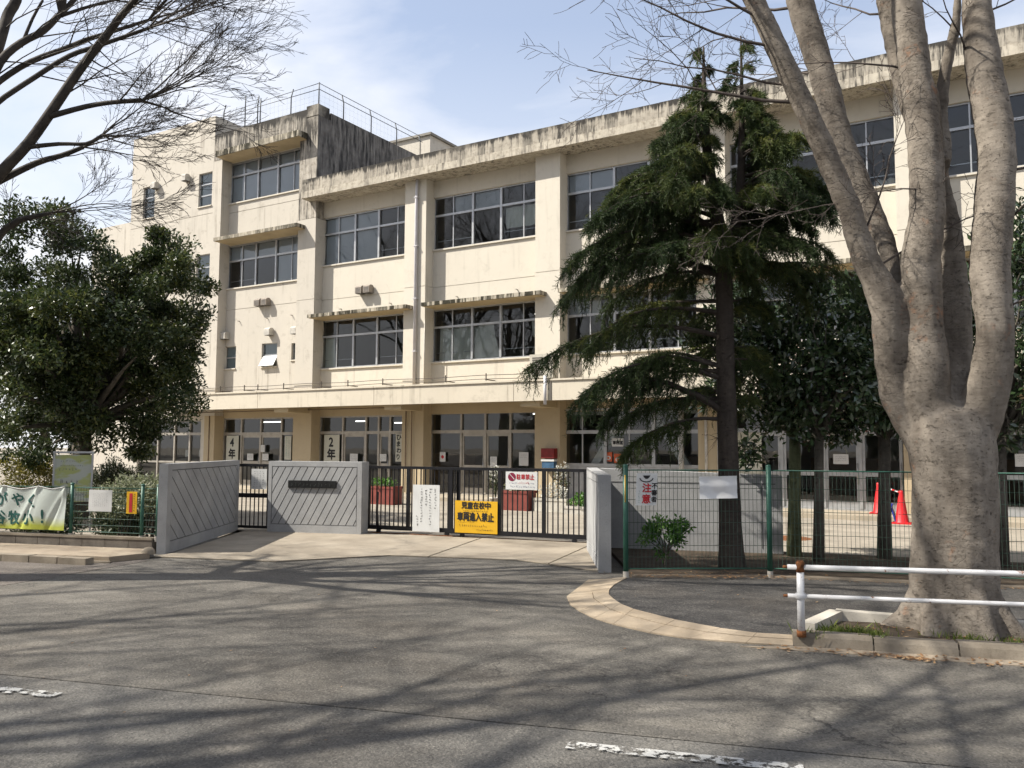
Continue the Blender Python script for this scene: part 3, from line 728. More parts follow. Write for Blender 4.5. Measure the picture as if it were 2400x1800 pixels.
# awnings above the windows
def awning(x0, x1, z0, z1, yf):
    aw = MB().box(x0,x1,yf,-0.001,z0,z1).build('awning', M['awning'], school)
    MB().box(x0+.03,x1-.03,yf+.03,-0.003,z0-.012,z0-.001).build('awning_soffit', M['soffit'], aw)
for i, (a, b) in enumerate(BX): awning(a+0.14, b+0.36, 5.985, 6.10, -0.76)
awning(-25.75,-21.40,12.50,12.72,-0.82)
awning(-25.72,-21.40,9.25,9.38,-0.82)

# wing: plain left part with small windows, window bay, parapets
HW = [(-30.62,-29.88,10.85,12.18),(-27.18,-26.40,10.85,12.18),(-30.62,-29.88,7.45,8.95),(-27.18,-26.40,7.45,8.95),(-30.62,-29.88,4.2,5.4)]
w = MB(); holes(w, -31.4,-26.32,0.0,10.515,[h for h in HW if h[3] < 10.4]+[(-30.4,-26.6,0.12,2.55)],-0.40,-0.15)
holes(w, -31.4,-26.32,10.535,14.36,[h for h in HW if h[2] > 10.4],-0.40,-0.15)
w.box(-31.38,-26.33,-0.38,-0.15,10.515,10.535); w.box(-31.4,-31.2,-0.15,7.2,0,14.36); w.box(-26.5,-26.32,-0.15,7.2,10.0,14.36); w.box(-31.2,-26.5,7.0,7.2,0,14.36)
w.box(-26.32,-25.86,-0.40,0.2,2.7,12.55)
w.build('wing_wall', M['wing_wall'], school)
w = MB()
HB = [(-25.97,-25.25,4.50,5.34),(-23.87,-23.07,4.48,5.35),(-22.35,-21.84,4.67,5.28)]
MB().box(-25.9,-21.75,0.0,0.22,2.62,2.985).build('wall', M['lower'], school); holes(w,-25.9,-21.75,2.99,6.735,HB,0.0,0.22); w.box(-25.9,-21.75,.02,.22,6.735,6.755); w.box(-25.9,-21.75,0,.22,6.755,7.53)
w.box(-25.9,-21.75,0,.22,9.25,10.515); w.box(-25.9,-21.75,.02,.22,10.515,10.535); w.box(-25.9,-21.75,0,.22,10.535,10.85); w.box(-25.9,-21.75,0,.22,12.5,12.75)
w.build('wall', M['wing_wall'], school)
for z in (7.53,10.85): MB().box(-25.86,-21.78,-0.055,0.10,z,z+.045).build('sill', M['pillar'], school)
MB().box(-26.30,-21.45,-0.41,-0.15,12.55,13.60).build('parapet', M['wing_parapet'], school)
MB().box(-21.45,-20.88,-0.42,0.15,13.30,13.70).build('parapet', M['wing_parapet'], school)
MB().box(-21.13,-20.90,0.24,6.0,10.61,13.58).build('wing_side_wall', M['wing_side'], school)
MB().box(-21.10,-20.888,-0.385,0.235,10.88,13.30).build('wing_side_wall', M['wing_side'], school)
MB().box(-26.3,-21.1,-0.15,6.0,13.0,13.2).build('roof', M['roof'], school)
MB().box(-31.2,-26.5,-0.15,7.0,13.9,14.1).build('roof', M['roof'], school)
ph = MB().box(-25.6,-20.75,6.0,9.5,10.6,14.62).build('penthouse', M['wing_wall'], school)
MB().box(-25.7,-20.65,5.9,9.6,14.62,14.72).build('penthouse_roof', M['roof'], ph)
MB().box(-36.2,-31.42,1.0,7.2,0.0,11.45).build('low_wing', M['wing_wall'], school)

def small_window(x0, x1, z0, z1, y, bars=2, open_pane=False):
    f = 0.03; fr = MB(); fr.box(x0,x1,y+.08,y+.13,z0,z0+f); fr.box(x0,x1,y+.08,y+.13,z1-f,z1); fr.box(x0,x0+f,y+.08,y+.13,z0+f,z1-f); fr.box(x1-f,x1,y+.08,y+.13,z0+f,z1-f)
    win = fr.build('window', M['alu'], school)
    h = (z1-z0)/(bars+1)
    for k in range(bars+1):
        a, b = z0+k*h, z0+(k+1)*h
        if k: MB().box(x0+f,x1-f,y+.075,y+.135,a-.025,a+.025).build('transom', M['alu'], win)
        if open_pane and k == 0:
            o = Vector((x0+.03,y+.07,b-.04)); dn = Vector((0,-0.46,-0.80)).normalized()
            MB().obox(o, Vector((1,0,0)), dn, dn.cross(Vector((1,0,0))), x1-x0-.06, h, 0.02).build('open_sash', M['white_sign'], win)
            pane(win, x0+f, x1-f, a+.02, b-.02, y+.16, 'interior', 'dark_opening')
        else:
            pane(win, x0+f, x1-f, a+.02, b-.02, y+.10); pane(win, x0+f, x1-f, a+.01, b-.01, y+.135, 'frost', 'frosted_film')
    MB().box(x0-.02,x1+.02,y-.05,y+.08,z0-.04,z0).build('sill', M['pillar'], win)
for h in HW: small_window(*h, -0.40)
small_window(*HB[0], 0.0, 1); small_window(*HB[1], 0.0, 1, True); small_window(*HB[2], 0.0, 0)

def vent(x, z, y, w=0.30, h=0.28, d=0.24, dark=False):
    """rain hood: rounded top, open underneath"""
    n = 8; V = []; F = []
    prof = [(0,0),(0,h*.75),(-d*.25,h),(-d*.7,h),(-d,h*.78),(-d,0)]
    for sx in (-w/2, w/2):
        for py, pz in prof: V.append((x+sx, y+py, z+pz))
    m_ = len(prof)
    for k in range(m_-1): F.append((k, k+1, m_+k+1, m_+k)[::-1])
    F.append(tuple(range(m_))[::-1]); F.append(tuple(range(m_, 2*m_)))
    v = MB().add(V, F).build('vent_hood', M['vent_brown' if dark else 'vent'], school)
    MB().box(x-w/2+.02,x+w/2-.02,y-d+.02,y-.01,z-.012,z-.002).build('vent_grille', M['vent_dark'], v)
    if dark:
        for q in range(4): MB().box(x-w/2+.03,x+w/2-.03,y-d-.006,y-d,z+.03+q*.045,z+.05+q*.045).build('louvre', M['vent_dark'], v)
for x, z, y, dk in ((-29.72,11.97,-.4,0),(-27.83,11.98,-.4,0),(-23.95,6.74,0,1),(-23.58,6.74,0,1),(-25.75,5.62,0,0),(-23.38,5.62,0,0),(-22.05,5.58,0,0),(-19.03,6.76,0,1),(-18.68,6.76,0,1),(-9.2,6.78,0,1),(-27.75,8.62,-.4,0)):
    vent(x, z, y, 0.27, 0.27, 0.25, dk)
# little pipe stubs standing out of the wall
for x, z in ((-25.1,6.28),(-23.6,6.28),(-22.35,6.30),(-20.0,6.33),(-17.8,6.35),(-15.1,6.33),(-12.9,6.36)):
    MB().tube([(x,0.0,z),(x,-0.10,z-.01)], 0.018, 6).build('pipe_stub', M['vent'], school)
# downpipe, conduits
dp = MB().tube([(-16.42,-0.47,3.46),(-16.42,-0.47,9.55),(-16.42,-0.47,9.75),(-16.40,-0.47,10.2)], [.052,.052,.048,.048], 10).build('downpipe', M['white_pipe'], school)
for z in (4.6,6.3,8.0,9.6): MB().box(-16.49,-16.35,-0.53,-0.40,z,z+.03).build('pipe_clip', M['white_pipe'], dp)
MB().tube([(-11.05,-1.60,2.75),(-11.05,-1.60,3.55)], .045, 8).build('downpipe', M['white_pipe'], school)
MB().tube([(-16.05,-0.44,3.5),(-16.05,-0.44,5.6)], .014, 6).build('conduit', M['vent'], school)
cd = MB()
for z, yy in ((3.74,-0.44),(3.62,-0.46)):
    pts = [(x, yy, z+0.012*math.sin(x*1.7)) for x in np.arange(-27.5,-11.9,0.5)]
    cd.tube([(float(p[0]),p[1],float(p[2])) for p in pts], 0.010, 5, False)
cd = cd.build('conduit', M['cable'], school)
for x in (-25.5,-24.2,-23.5,-22.2,-20.4,-19.2,-17.7,-15.2,-13.7,-12.2):
    MB().box(x-.03,x+.03,-0.48,-0.0,3.60,3.625).build('bracket', M['cable'], cd)
    MB().box(x-.012,x+.012,-0.485,-0.455,3.58,3.80).build('bracket', M['cable'], cd)
MB().tube([(-27.5,-0.46,2.83),(-16.6,-0.46,2.84),(-16.5,-0.46,2.70),(-16.5,-0.46,0.15)], .016, 6).build('conduit', M['conduit'], school)
MB().tube([(-16.75,-0.44,2.72),(-16.75,-0.44,0.15)], .016, 6).build('conduit', M['conduit'], school)
MB().tube([(-26.1,-0.43,2.7),(-26.1,-0.43,0.15)], .016, 6).build('conduit', M['conduit'], school)
# roof fence on the wing
rf = MB().tube([(-26.2,-0.28,14.30),(-21.0,-0.28,14.30),(-21.0,5.8,14.30)], .014, 5).build('roof_fence', M['fence_steel'], school)
MB().tube([(-26.2,-0.15,14.50),(-21.0,-0.28,14.52),(-21.0,5.8,14.50)], .012, 5).build('rail', M['fence_steel'], rf)
def rpost(x, y, z0, z1, lx=0.0, ly=0.0):
    MB().tube([(x,y,z0),(x,y,z1-.28),(x+lx,y+ly,z1)], .022, 6).build('fence_post', M['fence_steel'], rf)
rpost(-24.80,-0.28,13.6,14.88); rpost(-24.12,-0.28,13.6,14.72,.05); rpost(-23.98,-0.28,13.6,14.55,.02); rpost(-22.38,-0.28,13.6,14.58,.10)
rpost(-26.0,-0.28,14.1,14.75,.10); rpost(-21.0,-0.28,13.7,14.55)
for y in (1.0,2.55,4.1,5.65): rpost(-21.0,y,13.55,14.52,0,-.10)
MB().tube([(-24.80,-0.28,14.62),(-24.12,-0.28,14.58)], .012, 5).build('rail', M['fence_steel'], rf)
wm = MB()
for x in np.arange(-26.1,-21.0,0.22): wm.tube([(float(x),-0.28,13.5),(float(x),-0.28,14.5)], .0016, 3, False, False)
for y in np.arange(-0.2,5.8,0.22): wm.tube([(-21.0,float(y),13.55),(-21.0,float(y),14.5)], .0016, 3, False, False)
for z in np.arange(13.7,14.5,0.2): wm.tube([(-26.1,-0.28,float(z)),(-21.0,-0.28,float(z)),(-21.0,5.8,float(z))], .0016, 3, False, False)
wm.build('wire_mesh', M['fence_steel'], rf, kind='stuff')

# ground-floor glazing
def door_front(x0, x1, mulls, zt, z1, doors=(), y=0.06, low=None, sill=0.115, mat='alu_tan', panes=True):
    """glazed front: frame, mullions, transom, framed door leaves"""
    f = 0.05; fr = MB(); fr.box(x0,x1,y-.04,y+.06,z1-f,z1); fr.box(x0,x0+f,y-.04,y+.06,sill,z1-f); fr.box(x1-f,x1,y-.04,y+.06,sill,z1-f); fr.box(x0+f,x1-f,y-.04,y+.06,sill,sill+.04)
    win = fr.build('glazed_front', M[mat], school)
    MB().box(x0+f,x1-f,y-.045,y+.05,zt-.05,zt+.05).build('transom', M[mat], win)
    xs = [x0+f]+list(mulls)+[x1-f]
    for x in mulls: MB().box(x-.035,x+.035,y-.05,y+.05,sill+.04,z1-f).build('mullion', M[mat], win)
    for k, (a, b) in enumerate(zip(xs, xs[1:])):
        a += .03; b -= .03
        pane(win, a, b, zt+.05, z1-f, y+.01)
        if k in doors:
            d = MB(); yy = y-.012
            d.box(a,b,yy,yy+.035,zt-.14,zt-.05); d.box(a,a+.07,yy,yy+.035,sill+.04,zt-.14); d.box(b-.07,b,yy,yy+.035,sill+.04,zt-.14); d.box(a+.07,b-.07,yy,yy+.035,0.93,1.03); d.box(a+.07,b-.07,yy,yy+.035,sill+.04,sill+.22)
            d.build('door', M[mat], win)
            pane(win, a+.07, b-.07, 1.03, zt-.14, yy+.018); pane(win, a+.07, b-.07, sill+.22, 0.93, yy+.018)
            MB().tube([(b-.035,yy-.05,0.75),(b-.035,yy-.05,1.25)], .012, 6).build('handle', M['alu'], win)
        else:
            if low: MB().box(a,b,y-.02,y+.03,low-.035,low+.035).build('rail', M[mat], win); pane(win,a,b,sill+.04,low-.035,y+.01); pane(win,a,b,low+.035,zt-.05,y+.01)
            else: pane(win, a, b, sill+.04, zt-.05, y+.01)
    return win
GF = {}
GF[0] = door_front(-25.83,-22.15,(-24.85,-23.82,-22.76),2.03,2.62,(1,2))
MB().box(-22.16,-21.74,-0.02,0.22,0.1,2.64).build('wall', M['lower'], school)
GF[1] = door_front(-20.92,-16.90,(-19.83,-18.80,-18.25,-17.76),2.05,2.62,(1,3))
GF[2] = door_front(-16.12,-12.0,(-14.93,-14.03,-13.13),2.06,2.66,(1,2))
GF[4] = door_front(-6.40,-2.28,(-5.12,-4.12,-3.28),2.05,2.62,(0,1,2,3),-0.02,mat='alu')
GF[5] = door_front(-1.5,2.6,(-0.5,.5,1.5),2.05,2.62,(0,1,2,3),-0.02,mat='alu')
GF[6] = door_front(3.37,7.45,(4.4,5.4,6.4),2.05,2.62,(0,1,2,3),mat='alu')
GF['w'] = door_front(-30.4,-26.6,(-29.2,-28.2,-27.3),2.03,2.55,(),-0.30,0.95)
# bay with the office window and the seismic brace behind it
MB().box(-11.30,-7.10,0.0,0.24,0.10,1.06).build('wall', plain('grey_panel', (0.50,0.51,0.53), 0.6), school)
ow = MB(); ow.box(-11.42,-7.12,-.02,.10,1.06,1.14); ow.box(-11.42,-7.12,-.02,.10,2.64,2.70); ow.box(-11.42,-11.34,-.02,.10,1.14,2.64); ow.box(-7.20,-7.12,-.02,.10,1.14,2.64)
ow = ow.build('office_window', M['alu'], school)
MB().box(-11.34,-7.20,-.015,.09,1.98,2.08).build('transom', M['alu'], ow)
for x in (-9.99,-8.55): MB().box(x-.05,x+.05,-.03,.09,1.14,2.64).build('mullion', M['alu'], ow)
for x in (-10.71,-9.27,-7.84): MB().box(x-.018,x+.018,0.0,.06,1.14,2.64).build('sash_stile', M['alu'], ow)
xs = [-11.34,-10.71,-9.99,-9.27,-8.55,-7.84,-7.20]
for a, b in zip(xs, xs[1:]):
    pane(ow, a+.03, b-.03, 1.14, 1.98, .03); pane(ow, a+.03, b-.03, 2.08, 2.64, .03)
br = MB()
for p, q in (((-9.35,2.7),(-10.75,0.6)),((-8.75,2.7),(-7.35,0.6))):
    d = (Vector((q[0],0,q[1]))-Vector((p[0],0,p[1]))).normalized(); nn = Vector((d.z,0,-d.x))
    br.obox(Vector((p[0],0.16,p[1]))-nn*.11, d, nn, Vector((0,1,0)), 2.6, 0.22, 0.12)
br.box(-11.2,-7.2,.16,.28,2.52,2.72)
br.build('seismic_brace', plain('pale_steel_brace', (0.85,0.86,0.82), 0.6), school)
MB().tube([(-10.85,.22,2.65),(-10.85,.22,2.15),(-10.7,.22,2.10)], .05, 8).build('duct', M['white_pipe'], school)
for x in (-6.95,-6.62): MB().tube([(x,-0.42,0.1),(x,-0.42,2.8)], .04, 8).build('downpipe', M['vent'], school)
MB().tube([(-7.68,-0.25,0.1),(-7.68,-0.25,2.9)], .07, 10).build('steel_post', M['gatepost'], school)

# ================================================================== THINGS ON THE BUILDING
def wall_sign(name, x0, x1, z0, z1, y, mat, label, cat, lines=(), marks=(), group=None, t=0.012):
    """flat board facing the street; lines = (text, x, z, size, material)"""
    o = MB().box(x0,x1,y-t,y,z0,z1).build(name, M[mat], None, org=((x0+x1)/2, y, z0), label=label, cat=cat, group=group)
    by = {}
    for s, x, z, size, mt in lines: put_text(by.setdefault(mt, Print(o, mt)), s, (x,y-t,z), (1,0,0), (0,0,1), size, (0,-1,0), 0.045, None, 0.003)
    for x, z, ln, h, vert, mt in marks: put_marks(by.setdefault(mt, Print(o, mt)), (x,y-t,z), (1,0,0), (0,0,1), (0,-1,0), ln, h, rng, vert, 0.003)
    for pr in by.values(): pr.done()
    return o
wall_sign('class_sign', -25.58,-24.92,1.02,1.96,-0.03,'dim_sign','cream hanging board reading 4年 beside the leftmost pair of doors','sign',
          [('4',-25.37,1.56,0.30,'ink'),('年',-25.43,1.11,0.36,'ink')])
wall_sign('class_sign', -20.62,-19.92,1.06,1.98,-0.03,'dim_sign','cream hanging board reading 2年 beside the second doors','sign',
          [('2',-20.39,1.58,0.30,'ink'),('年',-20.46,1.13,0.37,'ink')])
wall_sign('class_sign', -17.47,-16.92,1.10,2.00,-0.03,'dim_sign','cream board with two columns of hiragana near the corner pipe','sign',
          [(c,-17.42,1.80-.21*i,0.17,'ink') for i, c in enumerate('ひまわり')]+[(c,-17.16,1.79-.31*i,0.19,'ink') for i, c in enumerate('ひかり')])
wall_sign('class_sign', -22.52,-22.20,1.10,1.94,-0.03,'dim_sign','narrow pale strip of small print right of the leftmost doors','sign', (), [(-22.46,1.9,.7,.05,True,'ink_teal'),(-22.34,1.9,.7,.05,True,'ink_grey')])
wall_sign('class_sign', -6.30,-5.60,0.95,2.0,-0.12,'dim_sign','cream board reading 1年 half hidden behind the cedar trunk','sign',
          [('1',-6.08,1.55,0.28,'ink'),('年',-6.14,1.08,0.30,'ink')])
wall_sign('room_plate', -9.80,-9.45,1.62,1.85,0.02,'paper','white room plate with three black characters inside the office window','sign',
          [(c,-9.77+.105*i,1.68,0.10,'ink') for i, c in enumerate('事務室')], t=.006)
pg = 'papers taped inside the doors'
for x0, x1, z0, z1, lab in ((-24.42,-24.10,1.06,1.30,'white paper on the left leaf of the leftmost doors'),(-23.62,-23.32,1.06,1.30,'white paper low on the right leaf of the leftmost doors'),
        (-23.72,-23.52,1.36,1.62,'white paper higher on the right leaf of the leftmost doors'),(-19.42,-19.08,1.08,1.34,'white paper on the left leaf of the second doors'),
        (-18.12,-17.84,1.10,1.34,'white paper on the right leaf of the second doors'),(-13.80,-13.56,1.00,1.30,'tall white paper beside the handles of the main entrance'),
        (-12.78,-12.46,1.04,1.44,'white paper on the glass right of the main entrance'),(-27.9,-27.62,1.15,1.42,'first white paper on the windows left of all doors'),(-27.1,-26.82,1.15,1.42,'second white paper on the windows left of all doors'),
        (-3.90,-3.55,1.22,1.46,'white printed paper on the doors behind the shrub trunks'),(-0.1,0.25,1.22,1.5,'white paper on the doors at the right edge')):
    wall_sign('door_paper', x0,x1,z0,z1,-0.05,'paper',lab,'paper',(),[(x0+.05,z1-.07-.05*k,x1-x0-.1,.025,False,'ink_grey') for k in range(3)],pg,.004)
wall_sign('door_paper', -15.72,-15.50,1.12,1.42,0.0,'paper','white paper with a red mark left of the main entrance','paper',[('●',-15.66,1.22,.10,'ink_red')],(),pg,.004)
for x, z, lab in ((-9.90,1.20,'larger orange paper ring drawing in the office window'),(-9.62,1.16,'smaller orange paper ring drawing in the office window')):
    pic = MB().box(x-.11,x+.11,0.005,0.012,z,z+.26).build('window_picture', M['orange'], None, org=(x,0.01,z), label=lab, cat='drawing')
    ring = MB(); V=[]; F=[]
    for k in range(16):
        a = 2*math.pi*k/16; V += [(x+.07*math.cos(a),.002,z+.10+.06*math.sin(a)),(x+.035*math.cos(a),.002,z+.10+.03*math.sin(a))]
    for k in range(16): j=(k+1)%16; F.append((2*k,2*j,2*j+1,2*k+1))
    ring.add(V,F).build('ring', M['paper'], pic)
# mail boxes on the pillar
rb = MB().box(-11.72,-11.30,-0.62,-0.41,1.28,1.56)
rb.build('letter_box', M['red_box'], None, org=(-11.5,-.5,1.28), label='dark red letter box on the pillar by the entrance', cat='box')
bb = thing('wall_box', (-11.5,-.5,1.0), 'blue box mounted below the red letter box', 'box')
MB().box(-11.70,-11.32,-0.60,-0.41,1.0,1.19).build('body', M['blue_box'], bb); MB().box(-11.72,-11.30,-0.62,-0.41,1.19,1.245).build('lid', M['paper'], bb)
# air-conditioner on the canopy
ac = thing('air_conditioner', (-11.45,-1.0,3.46), 'beige outdoor air-conditioner standing on the canopy beside the cedar', 'air conditioner')
MB().box(-11.80,-11.05,-1.15,-0.83,3.52,4.20).build('casing', plain('beige_casing',(0.62,0.58,0.49),0.5), ac)
MB().box(-11.75,-11.1,-1.10,-0.88,3.46,3.52).build('feet', M['vent_dark'], ac)
for k in range(9): MB().box(-11.72+.01,-11.38,-1.158,-1.15,3.60+k*.06,3.635+k*.06).build('louvre', M['vent_dark'], ac)
MB().tube([(-11.2,-1.156,3.86),(-11.2,-1.150,3.86)], .001, 6).build('fan_hub', M['vent_dark'], ac)

# ================================================================== GATE WALLS
def clip_rect(poly, x0, x1, y0, y1):
    def cut(P, f, g):
        out = []
        for i in range(len(P)):
            a, b = P[i], P[(i+1) % len(P)]; fa, fb = f(a), f(b)
            if fa >= 0: out.append(a)
            if (fa >= 0) != (fb >= 0):
                t = fa/(fa-fb); out.append((a[0]+(b[0]-a[0])*t, a[1]+(b[1]-a[1])*t))
        return out
    for f in (lambda p: p[0]-x0, lambda p: x1-p[0], lambda p: p[1]-y0, lambda p: y1-p[1]):
        poly = cut(poly, f, None)
        if len(poly) < 3: return []
    return poly

def relief(par, p, d, n, s0, s1, z0, z1, period, slope, gap=0.016, depth=0.012, base=0.0):
    """slanting ribs on a wall face: p start of the face in plan, d along, n outwards; slope = run along the wall per metre of height"""
    p = Vector(p); d = Vector(d); n = Vector(n)
    span = (s1-s0)+abs(slope)*(z1-z0); k = -int(span/period)-2
    while k*period < span*2:
        a = s0+k*period
        poly = [(a,z0),(a+period-gap,z0),(a+period-gap+slope*(z1-z0),z1),(a+slope*(z1-z0),z1)]
        c = clip_rect(poly, s0, s1, z0, z1); k += 1
        if len(c) < 3: continue
        m_ = len(c)
        V = [p+d*s+Vector((0,0,z))+n*base for s, z in c]+[p+d*s+Vector((0,0,z))+n*(base+depth) for s, z in c]
        fc = tuple(range(m_, 2*m_)); sides = [(i, (i+1) % m_, m_+(i+1) % m_, m_+i) for i in range(m_)]
        e = (V[m_+1]-V[m_]).cross(V[m_+2]-V[m_+1])
        if e.dot(n) < 0: fc = fc[::-1]; sides = [f[::-1] for f in sides]
        MB().add(V, [fc]+sides).build('rib', M['gatewall'], par)

def slab_top(slab, top, t, L):
    n_ = 12
    for k in range(n_):
        a, b = L*k/n_, L*(k+1)/n_; slab(a, b, -t-.012, 0.0, min(top(a),top(b))-.02, top(a)+.012, top(b)+.012, 0, 'coping', 'gatewall')

def framed_wall(root, p, q, t, z1, zl, zr, period, slope, m_l=0.09, m_r=0.07, m_b=0.17, m_t=0.08, flip=False, ribs=True, rib_to=None, gap=0.017):
    """rendered wall along p-q; the relief face is on the right of p->q (flip: left); tops zl at p, zr at q"""
    p = Vector((p[0],p[1],0)); q = Vector((q[0],q[1],0)); d = (q-p).normalized(); L = (q-p).length
    n = Vector((d.y,-d.x,0)) if not flip else Vector((-d.y,d.x,0))
    def slab(s0, s1, o0, o1, za, zb, zc, zd, name, mt):
        V = [p+d*s+n*o+Vector((0,0,z)) for s, o, z in ((s0,o0,za),(s1,o0,za),(s1,o1,za),(s0,o1,za),(s0,o0,zb),(s1,o0,zc),(s1,o1,zc),(s0,o1,zb))]
        F = [(0,3,2,1),(4,5,6,7),(0,1,5,4),(1,2,6,5),(2,3,7,6),(3,0,4,7)]
        if (V[1]-V[0]).cross(V[3]-V[0]).z < 0: F = [f[::-1] for f in F]
        MB().add(V, F).build(name, M[mt], root)
    top = lambda s: zl+(zr-zl)*s/L
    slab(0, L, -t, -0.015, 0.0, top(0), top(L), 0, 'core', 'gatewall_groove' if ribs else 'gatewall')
    if not ribs:
        slab(0, L, -0.015, 0.0, 0.0, top(0), top(L), 0, 'face', 'gatewall'); return d, n
    slab(0, m_l, -0.015, 0.0, 0.0, top(0), top(m_l), 0, 'frame', 'gatewall')
    slab(L-m_r, L, -0.015, 0.0, 0.0, top(L-m_r), top(L), 0, 'frame', 'gatewall')
    slab(m_l+.002, L-m_r-.002, -0.015, 0.0, 0.0, m_b, m_b, 0, 'frame', 'gatewall')
    ztop = min(zl, zr)-m_t
    slab(m_l+.002, L-m_r-.002, -0.015, 0.0, ztop, top(m_l), top(L-m_r), 0, 'frame', 'gatewall')
    slab(-.01, L+.01, -t-.01, 0.008, 0, 0, 0, 0, 'coping', 'gatewall') if False else None
    relief(root, p, d, n, m_l+.014, (rib_to or L-m_r)-.014, m_b+.012, ztop-.012, period, slope, gap, 0.011, -0.0145)
    # back and ends in render colour
    slab(0, L, -t-.012, -t, 0.0, top(0), top(L), 0, 'back', 'gatewall')
    slab(-.008, -.0, -t-.012, 0.0, 0.0, top(0), top(0), 0, 'end', 'gatewall'); slab(L, L+.008, -t-.012, 0.0, 0.0, top(L), top(L), 0, 'end', 'gatewall')
    slab(-.008, L+.008, -t-.012, 0.0, top(0), top(0)+.012, top(L)+.012, 0, 'coping', 'gatewall') if abs(zl-zr) < .001 else slab_top(slab, top, t, L)
    return d, n
wl_ = thing('gate_wall', (-11.8,-12.1,0), 'shaded grey wing wall with downward-slanting ribs left of the wicket gate', 'wall')
framed_wall(wl_, (-10.78,-13.62),(-12.70,-10.62),0.12,1.31,1.31,1.31,0.325,-1.36,0.16,0.12,0.17,0.08,gap=0.032)
wp_ = thing('gate_wall', (-11.05,-10.33,0), 'sunlit grey ribbed wall carrying the dark name plate', 'wall')
dW, nW = framed_wall(wp_, (-11.92,-10.61),(-10.17,-10.05),0.30,1.30,1.30,1.30,0.148,0.55,0.06,0.08,0.16,0.08,gap=0.019)
# name plate with raised letters too weathered to read
npl = thing('name_plate', (-11.1,-10.4,0.83), 'long dark metal name plate on the sunlit ribbed wall', 'name plate')
pW = Vector((-11.92,-10.61,0))
MB().obox(pW+dW*0.41+nW*0.004+Vector((0,0,0.83)), dW, nW, Vector((0,0,1)), 0.95, 0.025, 0.135).build('plate', M['plate'], npl)
lt_ = Print(npl, 'plate_letter'); put_marks(lt_, pW+dW*0.47+nW*0.030+Vector((0,0,0.86)), dW, Vector((0,0,1)), nW, 0.82, 0.065, rng, False, 0.004)
lt_.done()
wr_ = thing('gate_wall', (-4.4,-9.3,0), 'plain grey wall behind the green mesh fence and the cedar', 'wall')
framed_wall(wr_, (-5.62,-9.72),(-3.02,-8.95),0.26,1.3,1.27,1.19,0.16,-0.55,ribs=False)
p = Vector((-5.62,-9.72,0)); q = Vector((-3.02,-8.95,0)); d = (q-p).normalized(); nn = Vector((d.y,-d.x,0)); LW = (q-p).length
for s0, s1, z0, z1 in ((.10,LW-.10,1.06,1.075),(LW-.30,LW-.285,.12,1.06)):
    MB().obox(p+d*s0+nn*.0005+Vector((0,0,z0)), d, nn, Vector((0,0,1)), s1-s0, .004, z1-z0).build('groove', M['gatewall_groove'], wr_)
gp = thing('gate_wall', (-5.2,-10.8,0), 'grey wing wall seen end-on right of the sliding gate', 'wall')
framed_wall(gp, (-5.80,-9.80),(-4.66,-11.80),0.15,1.3,1.27,1.23,0.30,-1.1,0.16,0.12,0.17,0.09,gap=0.04)
MB().seg((-5.72,-9.90),(-4.57,-11.90),0.005,0,1.0).build('back', M['gatewall'], gp) if False else None

# ================================================================== GATES
G0 = Vector((-10.40,-9.61,0)); G1 = Vector((-6.18,-8.94,0)); GD = (G1-G0).normalized(); GN = Vector((GD.y,-GD.x,0))
def gate_leaf(label, s0, s1, off, stiles, first_bar):
    root = thing('sliding_gate', tuple(G0+GD*((s0+s1)/2)+GN*off), label, 'gate', 'leaves of the black sliding gate')
    o = G0+GN*off
    def bar(name, a, b, z0, z1, t): MB().obox(o+GD*a-GN*(t/2)+Vector((0,0,z0)), GD, GN, Vector((0,0,1)), b-a, t, z1-z0).build(name, M['black_steel'], root)
    bar('top_rail', s0, s1, 1.185, 1.235, 0.05); bar('bottom_rail', s0, s1, 0.075, 0.15, 0.05)
    for s in stiles: bar('stile', s-.03, s+.03, 0.15, 1.185, 0.05)
    s = s0+first_bar; me = None
    while s < s1-.03:
        if min(abs(s-x) for x in stiles) > .045:
            if me is None:
                b = MB(); b.obox(GD*-.009-GN*.009+Vector((0,0,.15)), GD, GN, Vector((0,0,1)), .018, .018, 1.035); me = b.mesh('bar')
            link_mesh('bar', me, M['black_steel'], root, tuple(o+GD*s-Vector(root.location)))
        s += 0.0915
    for s in (s0+.25, s1-.25):
        c = o+GD*s+Vector((0,0,.05)); MB().tube([c-GN*.02, c+GN*.02], .042, 12).build('wheel', M['black_steel'], root)
    return root
gate_leaf('left leaf of the black barred sliding gate, next to the ribbed wall', 0.0, 1.90, 0.0, (0.03,0.86,1.72,1.87), 0.11)
gate_leaf('right leaf of the black barred sliding gate, carrying the yellow sign', 1.74, 4.30, 0.085, (1.77,2.70,3.51,4.27), 0.10)
MB().tube([tuple(G0+GD*0.16-GN*0.1+Vector((0,0,.75))), tuple(G0+GD*0.19-GN*0.03+Vector((0,0,.40))), tuple(G0+GD*0.27+GN*0.05+Vector((0,0,.06)))], .022, 8).build('gate_stay', M['black_steel'], None, org=tuple(G0+GD*0.2), label='black slanting stay rod behind the left end of the sliding gate', cat='rod')
